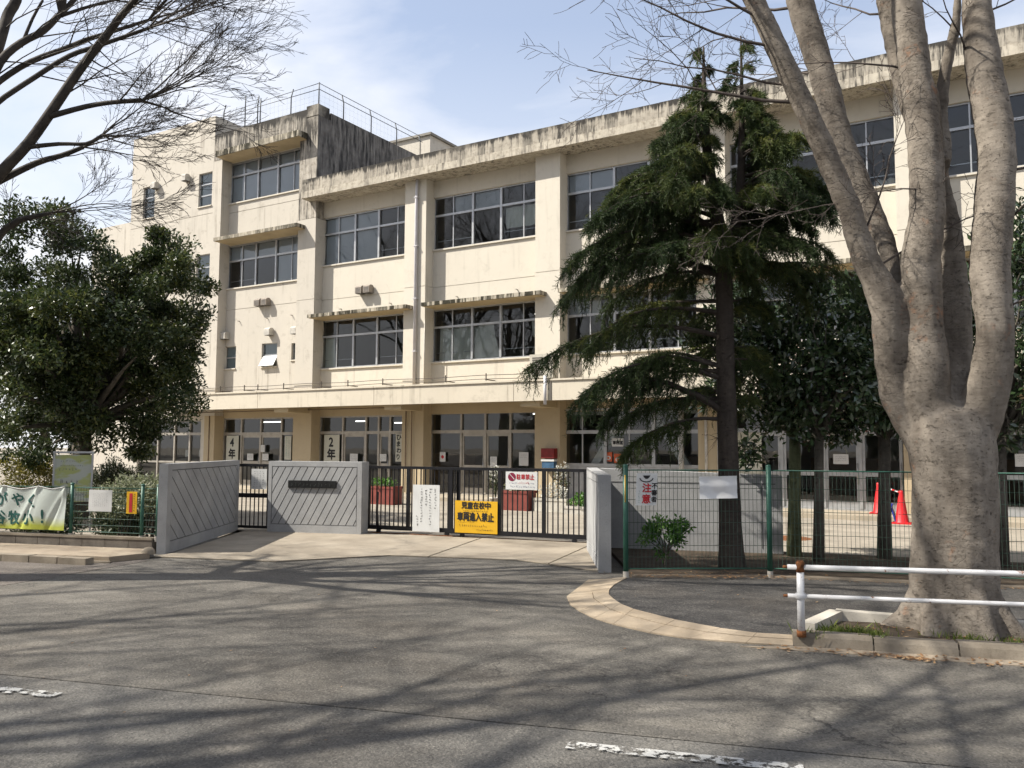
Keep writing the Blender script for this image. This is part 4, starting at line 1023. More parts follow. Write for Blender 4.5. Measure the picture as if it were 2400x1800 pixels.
# steel track in the ground
MB().obox(G0-GD*.1+GN*.02+Vector((0,0,.014)), GD, GN, Vector((0,0,1)), 4.4, .03, .012).build('gate_track', M['rust'], None, kind='structure')
wk = thing('wicket_gate', (-12.4,-10.45,0), 'narrow black barred wicket gate between the two grey walls', 'gate')
K0 = Vector((-12.78,-10.62,0)); K1 = Vector((-11.96,-10.36,0)); KD = (K1-K0).normalized(); KN = Vector((KD.y,-KD.x,0)); KL = (K1-K0).length
def wbar(name, a, b, z0, z1, t): MB().obox(K0+KD*a-KN*(t/2)+Vector((0,0,z0)), KD, KN, Vector((0,0,1)), b-a, t, z1-z0).build(name, M['black_steel'], wk)
wbar('frame', 0,.045,.05,1.25,.05); wbar('frame', KL-.045,KL,.05,1.25,.05); wbar('frame', .045,KL-.045,1.20,1.25,.05); wbar('frame', .045,KL-.045,.05,.10,.05)
wbar('lock_rail', .045,KL-.045,.62,.70,.055)
for k in range(8): wbar('bar', .125+k*.088,.141+k*.088,.10,1.20,.016)
# signs tied to the gates
def gsign(name, s0, s1, z0, z1, off, mat, label, cat, o=G0, d=GD, n=GN, tilt=0.0):
    P = o+d*s0+n*off+Vector((0,0,z0)); up = (Vector((0,0,1))+d*tilt).normalized()
    ob = MB().obox(P, d, n, up, s1-s0, 0.008, z1-z0).build(name, M[mat], None, org=tuple(P), label=label, cat=cat)
    return ob, P+n*0.008, d, up, n
wb, P, d, up, n = gsign('notice_board', 0.99,1.53,0.08,0.91,0.06,'white_sign','tall white board with columns of small print on the left gate leaf','sign')
mk = Print(wb, 'ink')
for x, a, ln in ((.43,.06,.34),(.33,.06,.66),(.245,.09,.27),(.155,.06,.60),(.075,.55,.15)): put_marks(mk, P+d*x+up*(.83-a), d, up, n, ln, .042, rng, True)
mk.done()
yb, P, d, up, n = gsign('warning_sign', 1.87,2.68,0.10,0.655,0.13,'yellow_sign','yellow warning sign with black characters on the gate','sign')
ty = Print(yb, 'ink')
put_text(ty, '児童在校中', P+d*.13+up*.42, d, up, .115, n, .04, .56); put_text(ty, '車両進入禁止', P+d*.05+up*.21, d, up, .145, n, .04, .70)
for a, z, ln, h in ((.16,.365,.45,.026),(.07,.175,.30,.022),(.09,.105,.52,.036),(.42,.045,.32,.028)): put_marks(ty, P+d*a+up*z, d, up, n, ln, h, rng)
ty.done()
nb, P, d, up, n = gsign('no_parking_sign', 2.83,3.41,0.87,1.175,0.13,'white_sign','white no-parking sign with a red disc on the right gate leaf','sign')
tr_ = Print(nb, 'ink_red'); put_text(tr_, '駐車禁止', P+d*.20+up*.175, d, up, .09, n, .02, .33); put_marks(tr_, P+d*.22+up*.095, d, up, n, .2, .032, rng); tr_.done()
tb_ = Print(nb, 'ink_blue'); put_marks(tb_, P+d*.07+up*.095, d, up, n, .14, .032, rng); put_marks(tb_, P+d*.42+up*.095, d, up, n, .1, .032, rng); put_marks(tb_, P+d*.09+up*.035, d, up, n, .42, .028, rng); tb_.done()
dc = MB(); cc = P+d*.115+up*.215+n*.003; dc.add([cc]+[cc+(d*math.cos(2*math.pi*k/24)+up*math.sin(2*math.pi*k/24))*.072 for k in range(24)], [(0,1+k,1+(k+1)%24) for k in range(24)]); dc.build('disc', M['ink_maroon'], nb)
sl = MB(); sl.obox(cc-(d-up).normalized()*.065+n*.002, (d-up).normalized(), (d+up).normalized(), n, .13, .010, .001); sl.build('slash', M['paper'], nb)
wn_, P, d, up, n = gsign('gate_notice', .34,.66,.78,1.16,.03,'paper','white printed sheet behind the bars of the wicket gate','paper',K0,KD,KN)
mk = Print(wn_, 'ink_grey'); [put_marks(mk, P+d*(.05+.06*k)+up*.34, d, up, n, .28, .03, rng, True) for k in range(4)]; mk.done()

# ================================================================== LEFT FENCE
L0 = Vector((-10.96,-13.66,0)); L1 = Vector((-18.0,-15.715,0)); LD = (L1-L0).normalized(); LN = Vector((-LD.y,LD.x,0))
bw = thing('block_wall', tuple(L0+LD*2), 'low dark concrete block wall under the left mesh fence', 'wall')
for i in range(17):
    for r_ in range(1):
        MB().obox(L0+LD*(0.02+i*0.408)-LN*.06+Vector((0,0,.0)), LD, LN, Vector((0,0,1)), 0.400, .12, .20+rng.uniform(-.003,.003)).build('block', M['block'], bw)
MB().obox(L0+LD*.02-LN*.07+Vector((0,0,.203)), LD, LN, Vector((0,0,1)), 6.9, .14, .035).build('coping', M['kerb'], bw)
def mesh_fence(label, posts, z0, z1, sx, sz, wr, mat_post='green_steel', rr=0.014, pr=0.032):
    root = thing('mesh_fence', (posts[0][0],posts[0][1],z0), label, 'fence')
    ws = MB()
    for (a, b) in zip(posts, posts[1:]):
        A = Vector((a[0],a[1],0)); B = Vector((b[0],b[1],0)); d = (B-A).normalized(); L = (B-A).length; n = Vector((-d.y,d.x,0))
        k = 0.0
        while k < L:
            ws.tube([A+d*k+Vector((0,0,z0+.05)), A+d*k+Vector((0,0,z1))], wr, 3, False, False); k += sx
        z = z0+.05
        while z < z1+.001:
            ws.tube([A+n*.006+Vector((0,0,z)), B+n*.006+Vector((0,0,z))], wr*1.35, 3, False, False); z += sz
        for z in (z0+.05, z1-.01): MB().tube([A+Vector((0,0,z)), B+Vector((0,0,z))], rr, 6).build('rail', M['green_steel'], root)
    ws.build('wire_panel', M['green_wire'], root, kind='stuff')
    for x, y in posts:
        b = MB(); b.tube([(x,y,z0-.06),(x,y,z1+.04)], pr, 10); p = b.build('post', M[mat_post], root)
        MB().lathe((x,y,z1+.04), [(.034,0),(.030,.014),(.005,.022)], 10).build('cap', M[mat_post], p)
        MB().lathe((x,y,z0-.06), [(.036,0),(.036,.08)], 10).build('foot', M['vent'], p)
    return root
lp = [tuple((L0+LD*s)[:2]) for s in (-0.02,0.25,1.51,2.95,4.4,5.9)]
mesh_fence('low green mesh fence on the block wall at the left', lp, 0.24, 0.96, 0.05, 0.10, 0.0028, rr=.006, pr=.026)
# banner: cloth hung from eyelets, sagging between them
bn = thing('banner', tuple(L0+LD*2.9), 'wrinkled white and lime cloth banner with green brush characters', 'banner')
def bz(s, v):
    """point of the cloth: s along the fence, v 0 bottom..1 top"""
    tie = [1.57,2.08,2.72,3.36,4.0]
    u = min(abs(s-t) for t in tie); sag = 0.055*min(1, u/0.30)**0.7*v**6
    wav = 0.0
    for t in tie: wav += 0.030*math.exp(-((s-t-(1-v)*0.42)/0.035)**2)*v + 0.024*math.exp(-((s-t-(1-v)*0.22)/0.03)**2)*v - 0.018*math.exp(-((s-t-(1-v)*0.33)/0.04)**2)
    wav += 0.012*math.sin(s*9+v*4)
    return L0+LD*s-LN*-(0.0)+LN*(0.06+wav)+Vector((0,0,0.30+0.655*v-sag))
nS, nV = 130, 22; V = []; F = []
for j in range(nV+1):
    for i in range(nS+1): V.append(bz(1.57+2.45*i/nS, j/nV))
for j in range(nV):
    for i in range(nS): F.append((j*(nS+1)+i, j*(nS+1)+i+1, (j+1)*(nS+1)+i+1, (j+1)*(nS+1)+i))
MB().add(V, F, True).build('cloth', M['banner'], bn)
def cloth_text(ch, s_left, z0, size):
    tx = MB(); V, F = glyphs(ch, .004); x0 = min(v[0] for v in V); x1 = max(v[0] for v in V); y0 = min(v[1] for v in V); y1 = max(v[1] for v in V)
    k = size/(y1-y0)
    for j, (dx, dy) in enumerate(((-.006,0),(.006,0),(0,.006),(0,-.006))): tx.add([bz(s_left-(v[0]-x0)*k-dx, (z0-.30+(v[1]-y0)*k+dy)/.655)+LN*(.006+j*.0005) for v in V], F)
    tx.build('character', M['ink_green'], bn)
for ch, s, z in (('が',2.86,.66),('や',2.56,.66),('く',2.26,.64),('谷',2.88,.37),('牧',2.62,.37),('小',2.36,.38),('!',2.0,.40)): cloth_text(ch, s, z, .205)
rp = MB(); rp.tube([bz(1.57+2.45*i/40, 1.0)+Vector((0,0,.012)) for i in range(41)], .008, 5); rp.build('rope', M['paper'], bn)
nl = -LD
def lsign(name, s, w, z0, h, mat, label, cat): return gsign(name, 0, w, z0, z0+h, 0.03, mat, label, cat, L0+LD*s, nl, LN, 0.0)
ps, P, d, up, n = lsign('fence_notice', 1.17,.41,.60,.32,'paper','white plastic-sleeved notice on the left mesh fence','paper')
mk = Print(ps, 'ink_grey'); [put_marks(mk, P+d*(.07+.035*k)+up*.27, d, up, n, .2, .016, rng, True) for k in range(8)]; mk.done()
ys, P, d, up, n = lsign('fence_notice', 0.50,.18,.58,.325,'yellow_sign','small yellow notice with a red stripe on the left mesh fence','sign')
MB().obox(P+d*.05+up*.02+n*.002, d, n, up, .055, .002, .28).build('stripe', M['ink_red'], ys)
mk = Print(ys, 'ink'); put_marks(mk, P+d*.125+up*.30, d, up, n, .27, .03, rng, True); mk.done()
# notice board on two legs behind the fence
nbd = thing('notice_stand', (-14.85,-12.55,0), 'glazed notice stand with yellow-green print behind the banner', 'notice board')
a = Vector((-15.12,-12.80,0)); b2 = Vector((-14.72,-12.28,0)); d = (b2-a).normalized(); n = Vector((d.y,-d.x,0)); Lb = (b2-a).length
MB().obox(a+Vector((0,0,.55)), d, n, Vector((0,0,1)), Lb, .03, .86).build('panel', M['board_print'], nbd)
for s in (0, Lb-.03): MB().obox(a+d*s-n*.02, d, n, Vector((0,0,1)), .03, .07, 1.44).build('leg', M['alu'], nbd)
MB().obox(a-d*.01-n*.03+Vector((0,0,1.44)), d, n, Vector((0,0,1)), Lb+.02, .09, .035).build('hood', M['alu'], nbd)
mk = Print(nbd, 'ink_grey')
for z, s0, ln, h in ((1.28,.12,.34,.03),(1.20,.12,.36,.025),(1.12,.10,.30,.045),(.88,.12,.26,.075),(.66,.30,.26,.04)): put_marks(mk, a+d*s0+n*.03+Vector((0,0,z)), d, Vector((0,0,1)), n, ln, h, rng)
mk.done()

# ================================================================== RIGHT FENCE
rpz = [(-4.04,-12.36),(-2.60,-11.40),(-0.30,-10.74),(2.0,-10.1),(4.5,-9.4)]
mesh_fence('tall green mesh fence right of the gate', rpz, 0.12, 1.34, 0.048, 0.135, 0.0026, rr=.008)
F0 = Vector((-4.04,-12.36,0)); F1 = Vector((-2.60,-11.40,0)); FD = (F1-F0).normalized(); FN = Vector((FD.y,-FD.x,0))
pp, P, d, up, n = gsign('warning_poster', .11,.36,.915,1.295,.03,'white_sign','white poster with a black eye and red characters on the mesh fence','poster',F0,FD,FN,0.05)
t1 = Print(pp, 'ink_red'); put_text(t1, '注', P+d*.075+up*.155, d, up, .105, n, .03); put_text(t1, '意', P+d*.075+up*.025, d, up, .105, n, .03); t1.done()
t2 = Print(pp, 'ink'); eye = MB()
for i, ch in enumerate('不審者'): put_text(t2, ch, P+d*.185+up*(.195-.078*i), d, up, .066, n, .03)
arc = [(math.cos(a), math.sin(a)) for a in [math.pi*(1.02+0.96*k/16) for k in range(17)]]
V = []; F = []
for c, s_ in arc: V += [P+n*.004+d*(.118+.085*c)+up*(.325+.055*s_), P+n*.004+d*(.118+.072*c)+up*(.325+.042*s_)]
for k in range(16): F.append((2*k,2*k+2,2*k+3,2*k+1))
eye.add(V, F)
eye.add([P+n*.004+d*(.118+x)+up*y for x, y in ((-.045,.352),(.048,.354),(.030,.325),(.012,.312),(-.01,.312),(-.03,.33))], [(5,4,3,2,1,0)[::-1]])
eye.build('eye_symbol', M['ink'], pp); t2.done()
t3 = Print(pp, 'ink_teal'); put_marks(t3, P+d*.03+up*.17, d, up, n, .14, .016, rng, True); t3.done()
# blank sheet, slightly creased
sh = MB(); V = []; F = []
for j in range(9):
    for i in range(13):
        s_, z = .88+.46*i/12, .99+.265*j/8
        V.append(F0+FD*s_+FN*(.03+.012*math.sin(s_*19+z*9)+.006*math.sin(z*40))+Vector((0,0,z+.012*(i/12))))
for j in range(8):
    for i in range(12): F.append((j*13+i,j*13+i+1,(j+1)*13+i+1,(j+1)*13+i))
sh.add(V,F,True); sh.build('blank_sheet', plain('bright_sheet', (1.0,1.0,1.0), 0.7, 0, 0.04), None, org=tuple(F0+FD*1.1), label='creased blank white sheet tied to the mesh fence before the cedar', cat='paper')
MB().tube([tuple(F0-FD*.012+FN*.038+Vector((0,0,z))) for z in (.95,1.27)], .007, 6).build('post_sticker', M['yellow_sign'], None, org=tuple(F0), label='thin yellow strip on the first green fence post', cat='sticker')

# ================================================================== GUARD RAIL
gr = thing('guard_rail', (-1.56,-14.56,.1), 'white pipe guard rail with rusty post head at the kerb', 'guard rail')
def gpost(p):
    q = MB().tube([(p[0],p[1],.085),(p[0],p[1],.62)], .030, 14).build('post', M['white_rail'], gr)
    MB().tube([(p[0],p[1],.085),(p[0],p[1],.135)], .037, 14).build('foot', M['rust'], q)
    MB().tube([(p[0],p[1],.60),(p[0],p[1],.672),(p[0],p[1],.690)], [.035,.035,.024], 14).build('head', M['rust'], q)
    MB().lathe((p[0],p[1],.385), [(.037,0),(.043,.006),(.043,.040),(.037,.046)], 14).build('clamp', M['white_rail'], q)
P0 = Vector((-1.56,-14.565,0)); P1 = P0+Vector((SC,SS,0))*2.0; P2 = P0+Vector((SC,SS,0))*4.0
for p in (P0,P1,P2): gpost(p)
fo = Vector((SS,-SC,0))*.0
for z, r_ in ((.635,.022),(.405,.018)):
    MB().tube([tuple(P0-Vector((SC,SS,0))*.10+fo+Vector((0,0,z))), tuple(P2+fo+Vector((0,0,z+.05)))], r_, 12).build('rail', M['white_rail'], gr)
    MB().tube([tuple(P0-Vector((SC,SS,0))*.135+fo+Vector((0,0,z))), tuple(P0-Vector((SC,SS,0))*.09+fo+Vector((0,0,z)))], r_*.6, 8).build('rail_end', M['rust'], gr)

# ================================================================== YARD THINGS
def cone_obj(x, y, z, label):
    r_ = thing('traffic_cone', (x,y,z), label, 'cone', 'traffic cones on the terrace')
    MB().lathe((x,y,z), [(.15,.03),(.135,.05),(.045,.66),(.045,.70),(.030,.705)], 20).build('body', M['cone'], r_)
    MB().box(x-.19,x+.19,y-.19,y+.19,z,z+.03).build('base', M['cone'], r_)
cone_obj(-2.20,-1.95,.012,'bright red traffic cone in the sun beside the big trunk')
cone_obj(-2.80,-0.75,.115,'shaded red traffic cone behind the slim shrub trunk')
cb_ = thing('cone_bar', (-2.5,-1.4,.66), 'red and white striped bar hooked between the traffic cones', 'bar')
for k in range(8):
    a = Vector((-2.20,-1.95,.66)).lerp(Vector((-2.80,-0.75,.76)), k/8); b2 = Vector((-2.20,-1.95,.66)).lerp(Vector((-2.80,-0.75,.76)), (k+1)/8)
    MB().tube([a,b2], .018, 8).build('band', M['white_sign' if k % 2 else 'cone'], cb_)
bp = thing('folded_stand', (-2.45,-1.95,0), 'bright blue folding sign stand leaning by the red cone', 'stand')
MB().obox(Vector((-2.52,-2.05,.012)), Vector((1,0,0)), Vector((0,1,0)), Vector((.25,0,1)).normalized(), .05, .25, .42).build('panel', M['blue_plastic'], bp)
MB().obox(Vector((-2.32,-2.03,.012)), Vector((1,0,0)), Vector((0,1,0)), Vector((-.28,0,1)).normalized(), .03, .2, .40).build('panel', M['blue_plastic'], bp)
MB().lathe((-3.6,-6.3,.013), [(.0,.004),(.42,.004),(.44,0)], 24).build('manhole_cover', M['rust'], None, org=(-3.6,-6.3,0), label='dark round iron cover in the sunlit yard', cat='manhole')

def leaves(c, rad, n, size, rs, aspect=0.42, up=0.35, shell=0.45):
    """n leaf-shaped quads inside the ellipsoid c, rad"""
    u = rs.normal(size=(n,3)); u /= np.linalg.norm(u, axis=1, keepdims=True)
    r_ = shell+(1-shell)*rs.random((n,1))**0.5
    p = np.array(c)+u*r_*np.array(rad)
    return leaf_quads(p, u, size, rs, aspect, up)
def leaf_quads(p, outward, size, rs, aspect=0.42, up=0.35):
    n = len(p)
    ax = outward*0.55+rs.normal(size=(n,3))*0.75; ax[:,2] += up*0.2
    ax /= np.linalg.norm(ax, axis=1, keepdims=True)
    nr = rs.normal(size=(n,3))+np.array([0,0,up*2.2])+outward*0.5
    sd = np.cross(ax, nr); sd /= np.linalg.norm(sd, axis=1, keepdims=True)+1e-9
    nn_ = np.cross(sd, ax)
    L = (size*(0.65+0.7*rs.random((n,1))))
    V = np.empty((n,4,3)); V[:,0] = p; V[:,1] = p+ax*L*0.5+sd*L*aspect*0.5+nn_*L*0.06; V[:,2] = p+ax*L; V[:,3] = p+ax*L*0.5-sd*L*aspect*0.5+nn_*L*0.06
    F = np.arange(n*4).reshape(n,4)
    return V.reshape(-1,3), F
def merge(parts):
    Vs, Fs, b = [], [], 0
    for V, F in parts: Vs.append(V); Fs.append(F+b); b += len(V)
    return np.concatenate(Vs), np.concatenate(Fs)

def planter(x0, x1, y0, y1, h, mat, label, plant=None, cat='planter'):
    r_ = thing('planter', ((x0+x1)/2,(y0+y1)/2,.012), label, cat)
    b = MB(); t = .03; z0 = .013
    b.box(x0,x1,y0,y0+t,z0,h); b.box(x0,x1,y1-t,y1,z0,h); b.box(x0,x0+t,y0+t,y1-t,z0,h); b.box(x1-t,x1,y0+t,y1-t,z0,h); b.box(x0+t,x1-t,y0+t,y1-t,z0,.06)
    b.build('trough', M[mat], r_)
    b = MB(); b.box(x0-.015,x1+.015,y0-.015,y0+.01,h-.06,h+.004); b.box(x0-.015,x1+.015,y1-.01,y1+.015,h-.06,h+.004); b.build('rim', M[mat], r_)
    MB().box(x0+t,x1-t,y0+t,y1-t,h-.08,h-.05).build('soil', M['soil'], r_)
    if plant:
        mt, ph_, n_, sz = plant
        V, F = leaves(((x0+x1)/2,(y0+y1)/2,h+ph_*.4), ((x1-x0)*.45,(y1-y0)*.6,ph_*.6), n_, sz, NPR, .4, .6, .1)
        np_mesh('foliage', V, F, M[mt], r_, NPR.random(len(F)))
    return r_
planter(-15.55,-14.55,-3.75,-3.35,.50,'planter','red-brown planter box behind the left gate leaf',('leaf_bright',.22,260,.10))
pl2 = planter(-11.25,-10.45,-3.55,-3.15,.50,'planter','red-brown planter box behind the no-parking sign',('leaf_pale',.30,420,.09))
pl3 = planter(-10.35,-9.45,-3.45,-3.1,.34,'planter_white','pale planter of white flowers behind the right gate leaf',('petal',.34,520,.07))
pl4 = planter(-9.35,-8.35,-3.75,-3.3,.20,'vent','low grey planter of bright green plants by the right gate wall',('leaf_bright',.30,700,.10))
# two potted white-flowering plants
def pot(x, y, h, label):
    r_ = thing('potted_plant', (x,y,.012), label, 'plant')
    MB().lathe((x,y,.012), [(.11,0),(.15,.24),(.165,.24),(.165,.27),(.14,.27),(.13,.20)], 16).build('pot', M['vent'], r_)
    st_ = MB()
    for k in range(7): st_.tube([(x,y,.2),(x+rng.uniform(-.06,.06),y+rng.uniform(-.06,.06),.2+h*.5),(x+rng.uniform(-.2,.2),y+rng.uniform(-.2,.2),.2+h)], [.008,.006,.003], 4)
    st_.build('stem', M['leaf_hedge'], r_)
    V, F = leaves((x,y,.25+h*.6), (.22,.22,h*.5), 220, .08, NPR, .4, .4, .1); np_mesh('foliage', V, F, M['leaf_hedge'], r_, NPR.random(len(F)))
    V, F = leaves((x,y,.30+h*.8), (.20,.20,h*.35), 130, .055, NPR, .8, .3, .2); np_mesh('flowers', V, F, M['petal'], r_, NPR.random(len(F)))
pot(-11.75,-3.0,.75,'potted white-flowering plant left of the no-parking sign'); pot(-9.9,-2.8,.80,'tall potted white-flowering plant right of the no-parking sign')

# ================================================================== TREES
def remeshed(mb, name, voxel, mat, parent, smooth_it=5, amp=0.012):
    """merge the limbs of mb into one continuous skin"""
    org = ORG[parent.name]
    me = mb.mesh(name, org); o = bpy.data.objects.new(name, me); COL.objects.link(o)
    md = o.modifiers.new('r', 'REMESH'); md.mode = 'VOXEL'; md.voxel_size = voxel
    ms = o.modifiers.new('s', 'SMOOTH'); ms.factor = 0.5; ms.iterations = smooth_it
    dg = bpy.context.evaluated_depsgraph_get(); dg.update()
    m2 = bpy.data.meshes.new_from_object(o.evaluated_get(dg)); m2.name = name
    o.modifiers.clear(); o.data = m2; bpy.data.meshes.remove(me)
    n = len(m2.vertices); co = np.empty(n*3, dtype=np.float32); m2.vertices.foreach_get('co', co); co = co.reshape(-1,3)
    no = np.empty(n*3, dtype=np.float32); m2.vertex_normals.foreach_get('vector', no); no = no.reshape(-1,3)
    x, y, z = co.T
    b = np.sin(x*9+np.sin(z*5)*1.5)*np.sin(y*8+1.3)*np.sin(z*6.5+.7)+0.5*np.sin(z*23+x*7)*np.sin(y*17+z*3)+0.35*np.sin(z*47+x*31)*np.sin(y*37)
    co = co+no*(b*amp)[:,None]
    m2.vertices.foreach_set('co', co.ravel()); m2.polygons.foreach_set('use_smooth', np.ones(len(m2.polygons), dtype=bool)); m2.update()
    m2.materials.clear(); m2.materials.append(mat); o.parent = parent; ORG[o.name] = org
    return o

def grow(mb, p, d, length, r0, rs, level, spread, upw, kids, seg=5, wob=0.16, taper=0.35, minr=0.0022, lean=None, maxz=None):
    """one branch with side twigs; upw bends it upwards, lean pulls it towards a direction"""
    p = Vector(p); d = Vector(d).normalized(); pts = [p.copy()]; rad = [r0]; dirs = [d.copy()]
    for i in range(seg):
        d = d+Vector((rs.gauss(0,wob),rs.gauss(0,wob),rs.gauss(0,wob)+upw))
        if lean is not None: d = d+lean*0.12
        d.normalize(); p = p+d*(length/seg); pts.append(p.copy()); dirs.append(d.copy()); rad.append(max(minr, r0*(1-(1-taper)*(i+1)/seg)))
    mb.tube(pts, rad, 6 if r0 > .03 else (4 if r0 > .008 else 3), False)
    if level > 0:
        nk = kids[0]; 
        for k in range(nk):
            f = 0.22+0.78*(k+rs.random())/nk; i = min(int(f*seg), seg-1); q = pts[i].lerp(pts[i+1], f*seg-i)
            side = dirs[i].cross(Vector((rs.gauss(0,1),rs.gauss(0,1),rs.gauss(0,1)))).normalized()
            nd = (dirs[i]*(1-spread*.5)+side*spread).normalized()
            grow(mb, q, nd, length*rs.uniform(.38,.62)*(1.1-.35*f), max(minr, rad[i]*rs.uniform(.38,.55)), rs, level-1, spread, upw, kids[1:] or kids, max(3,seg-1), wob*1.1, taper, minr, lean)

# ---- big zelkova on the right pavement
ZK = {'trunk': [(-0.511,-13.466,-0.096,0.470),(-0.521,-13.466,0.117,0.415),(-0.527,-13.467,0.332,0.362),(-0.516,-13.466,0.694,0.345),(-0.499,-13.465,1.058,0.338),(-0.497,-13.465,1.424,0.338),(-0.521,-13.466,1.719,0.345),(-0.548,-13.468,1.90,0.28)],
'A': [(-0.62,-13.48,1.55,0.20),(-0.82,-13.493,1.80,0.125),(-0.925,-13.524,2.02,0.125),(-0.958,-13.557,2.277,0.128),(-0.955,-13.606,2.531,0.145),(-0.961,-13.657,2.848,0.150),(-1.078,-13.722,3.173,0.125),(-1.164,-13.785,3.432,0.113),(-1.249,-13.849,3.789,0.105),(-1.46,-13.987,4.402,0.1),(-1.691,-14.137,5.021,0.096),(-1.92,-14.295,5.642,0.094),(-2.13,-14.457,6.145,0.081),(-2.308,-14.616,6.802,0.07),(-2.6,-14.9,8.2,.05),(-2.9,-15.1,9.6,.025)],
'B': [(-0.943,-13.504,2.8,0.13),(-0.949,-13.404,3.218,0.083),(-1.005,-13.31,3.514,0.09),(-1.128,-13.225,3.826,0.103),(-1.16,-13.209,3.939,0.103),(-1.427,-13.118,4.68,0.125),(-1.6,-12.996,5.456,0.130),(-1.817,-12.885,6.28,0.136),(-1.967,-12.815,7.067,0.12),(-2.157,-12.705,8.072,0.09),(-2.4,-12.5,9.5,.04)],
'C': [(-0.521,-13.466,1.719,0.27),(-0.664,-13.529,2.013,0.190),(-0.656,-13.576,2.263,0.178),(-0.671,-13.598,2.642,0.150),(-0.678,-13.598,2.898,0.155),(-0.694,-13.6,3.22,0.170),(-0.659,-13.597,3.475,0.155),(-0.626,-13.574,3.767,0.148),(-0.636,-13.575,4.379,0.144),(-0.686,-13.529,4.903,0.14),(-0.742,-13.483,5.569,0.133),(-0.778,-13.437,6.14,0.123),(-0.832,-13.392,7.018,0.105),(-0.9,-13.3,9,.05)],
'C2': [(-0.50,-13.30,1.85,0.25),(-0.505,-13.16,2.359,0.175),(-0.488,-13.064,2.836,0.16),(-0.494,-13.0,3.319,0.135),(-0.513,-12.98,3.692,0.118),(-0.561,-13.04,4.031,0.105),(-0.61,-13.22,4.505,0.113),(-0.64,-13.45,4.85,.12)],
'C1': [(-0.717,-13.331,4.55,0.087),(-0.834,-13.241,5.112,0.095),(-0.909,-13.148,5.566,0.091),(-0.967,-13.054,5.963,0.093),(-1.022,-13.01,6.657,0.089),(-1.2,-12.8,8.3,.05)],
'D': [(-0.44,-13.411,1.62,0.22),(-0.325,-13.406,1.80,0.190),(-0.247,-13.454,2.02,0.183),(-0.177,-13.502,2.31,0.163),(-0.148,-13.531,2.614,0.146),(-0.165,-13.502,2.993,0.160),(-0.156,-13.451,3.316,0.162),(-0.12,-13.401,3.736,0.162),(-0.086,-13.35,4.166,0.154),(-0.117,-13.301,4.591,0.157),(-0.165,-13.252,5.042,0.150),(-0.199,-13.202,5.615,0.126),(-0.173,-13.152,6.225,0.108),(-0.122,-13.051,7.052,0.096),(0.1,-12.9,8.8,.05)],
'E': [(-0.54,-13.2,4.2,0.10),(-0.534,-13.016,4.477,0.085),(-0.536,-12.916,4.839,0.066),(-0.482,-12.863,5.246,0.056),(-0.397,-12.859,5.601,0.050),(-0.366,-12.858,5.862,0.039),(-0.347,-12.857,6.395,0.037),(-.3,-12.8,7.2,.02)]}
zk = thing('zelkova_tree', (-0.51,-13.47,0.07), 'thick pale zelkova trunk dividing into several bare limbs at the kerb', 'tree')
tb = MB()
def smooth_path(pts, sub=3):
    out = []
    for i in range(len(pts)-1):
        p0 = pts[max(i-1,0)]; p1 = pts[i]; p2 = pts[i+1]; p3 = pts[min(i+2,len(pts)-1)]
        for k in range(sub):
            t = k/sub
            out.append(tuple(0.5*((2*b)+(-a+c)*t+(2*a-5*b+4*c-d)*t*t+(-a+3*b-3*c+d)*t*t*t) for a, b, c, d in zip(p0, p1, p2, p3)))
    out.append(tuple(pts[-1])); return out
for k, pts in ZK.items():
    sp = smooth_path(pts); tb.tube([p[:3] for p in sp], [max(p[3],.015) for p in sp], 16)
for ang, ln, rr in ((200,.62,.17),(250,.55,.15),(300,.60,.16),(345,.55,.15),(40,.5,.15),(110,.55,.15),(160,.58,.16)):   # buttress roots
    a = R(ang); c, s_ = math.cos(a), math.sin(a)
    tb.tube([(-0.51+c*.16,-13.47+s_*.16,.50),(-0.51+c*.30,-13.47+s_*.30,.22),(-0.51+c*.42,-13.47+s_*.42,.09),(-0.51+c*ln,-13.47+s_*ln,.02)], [rr*.8,rr*.9,rr*.72,rr*.35], 10)
remeshed(tb, 'trunk', 0.026, M['bark'], zk, 4, 0.007)
rs = random.Random(21); tw = MB()
CR = Vector((0.857,0.516,0)); CF = Vector((-0.516,0.857,0)); UP = Vector((0,0,1))
for p, d, ln, r0 in (((-1.56,-14.05,4.70),(-.95,-.35,.22),2.3,.020),((-1.62,-14.10,4.85),(-.95,-.25,.10),1.7,.014),((-1.75,-14.2,5.2),(-.9,-.3,.12),1.9,.016),((-1.85,-14.25,5.45),(-.85,-.6,.35),1.6,.014),
        ((-1.92,-14.3,5.64),(-.9,-.2,.30),2.0,.018),((-2.0,-14.35,5.85),(-.8,-.5,.5),2.0,.02),((-1.25,-13.85,3.79),(-.9,-.35,.0),1.3,.006),
        ((-1.15,-13.75,3.45),(.45,.25,.85),1.3,.012),((-1.05,-13.7,3.2),(.65,.3,.55),1.5,.014),((-0.62,-13.6,3.9),(-.5,-.4,-.1),.9,.010),((-0.70,-13.5,5.0),(-.8,-.1,.35),1.3,.012),
        ((-0.3,-13.3,5.2),(-.3,-.8,.5),1.0,.010),((0.0,-13.4,4.0),(.8,.2,.25),1.2,.014),((0.02,-13.4,3.6),(.5,-.6,.3),1.2,.010),((-0.05,-13.5,2.8),(.7,-.4,.25),1.0,.010),
        ((-0.25,-13.2,5.5),(.7,.3,.4),1.2,.012),((-.95,-13.1,5.8),(-.7,.3,.4),1.4,.013),((-1.6,-13.0,5.4),(-.8,.4,.3),1.6,.014),((-1.8,-12.9,6.2),(-.9,.1,.2),2.0,.018),((-0.4,-12.86,5.6),(-.4,-.3,.5),1.0,.01)):
    grow(tw, p, d, ln*.9, r0, rs, 3, .60, .012, (5,5,3), 6, .10, .25, .0022)
tw.build('twigs', M['twig'], zk)
up_ = MB()
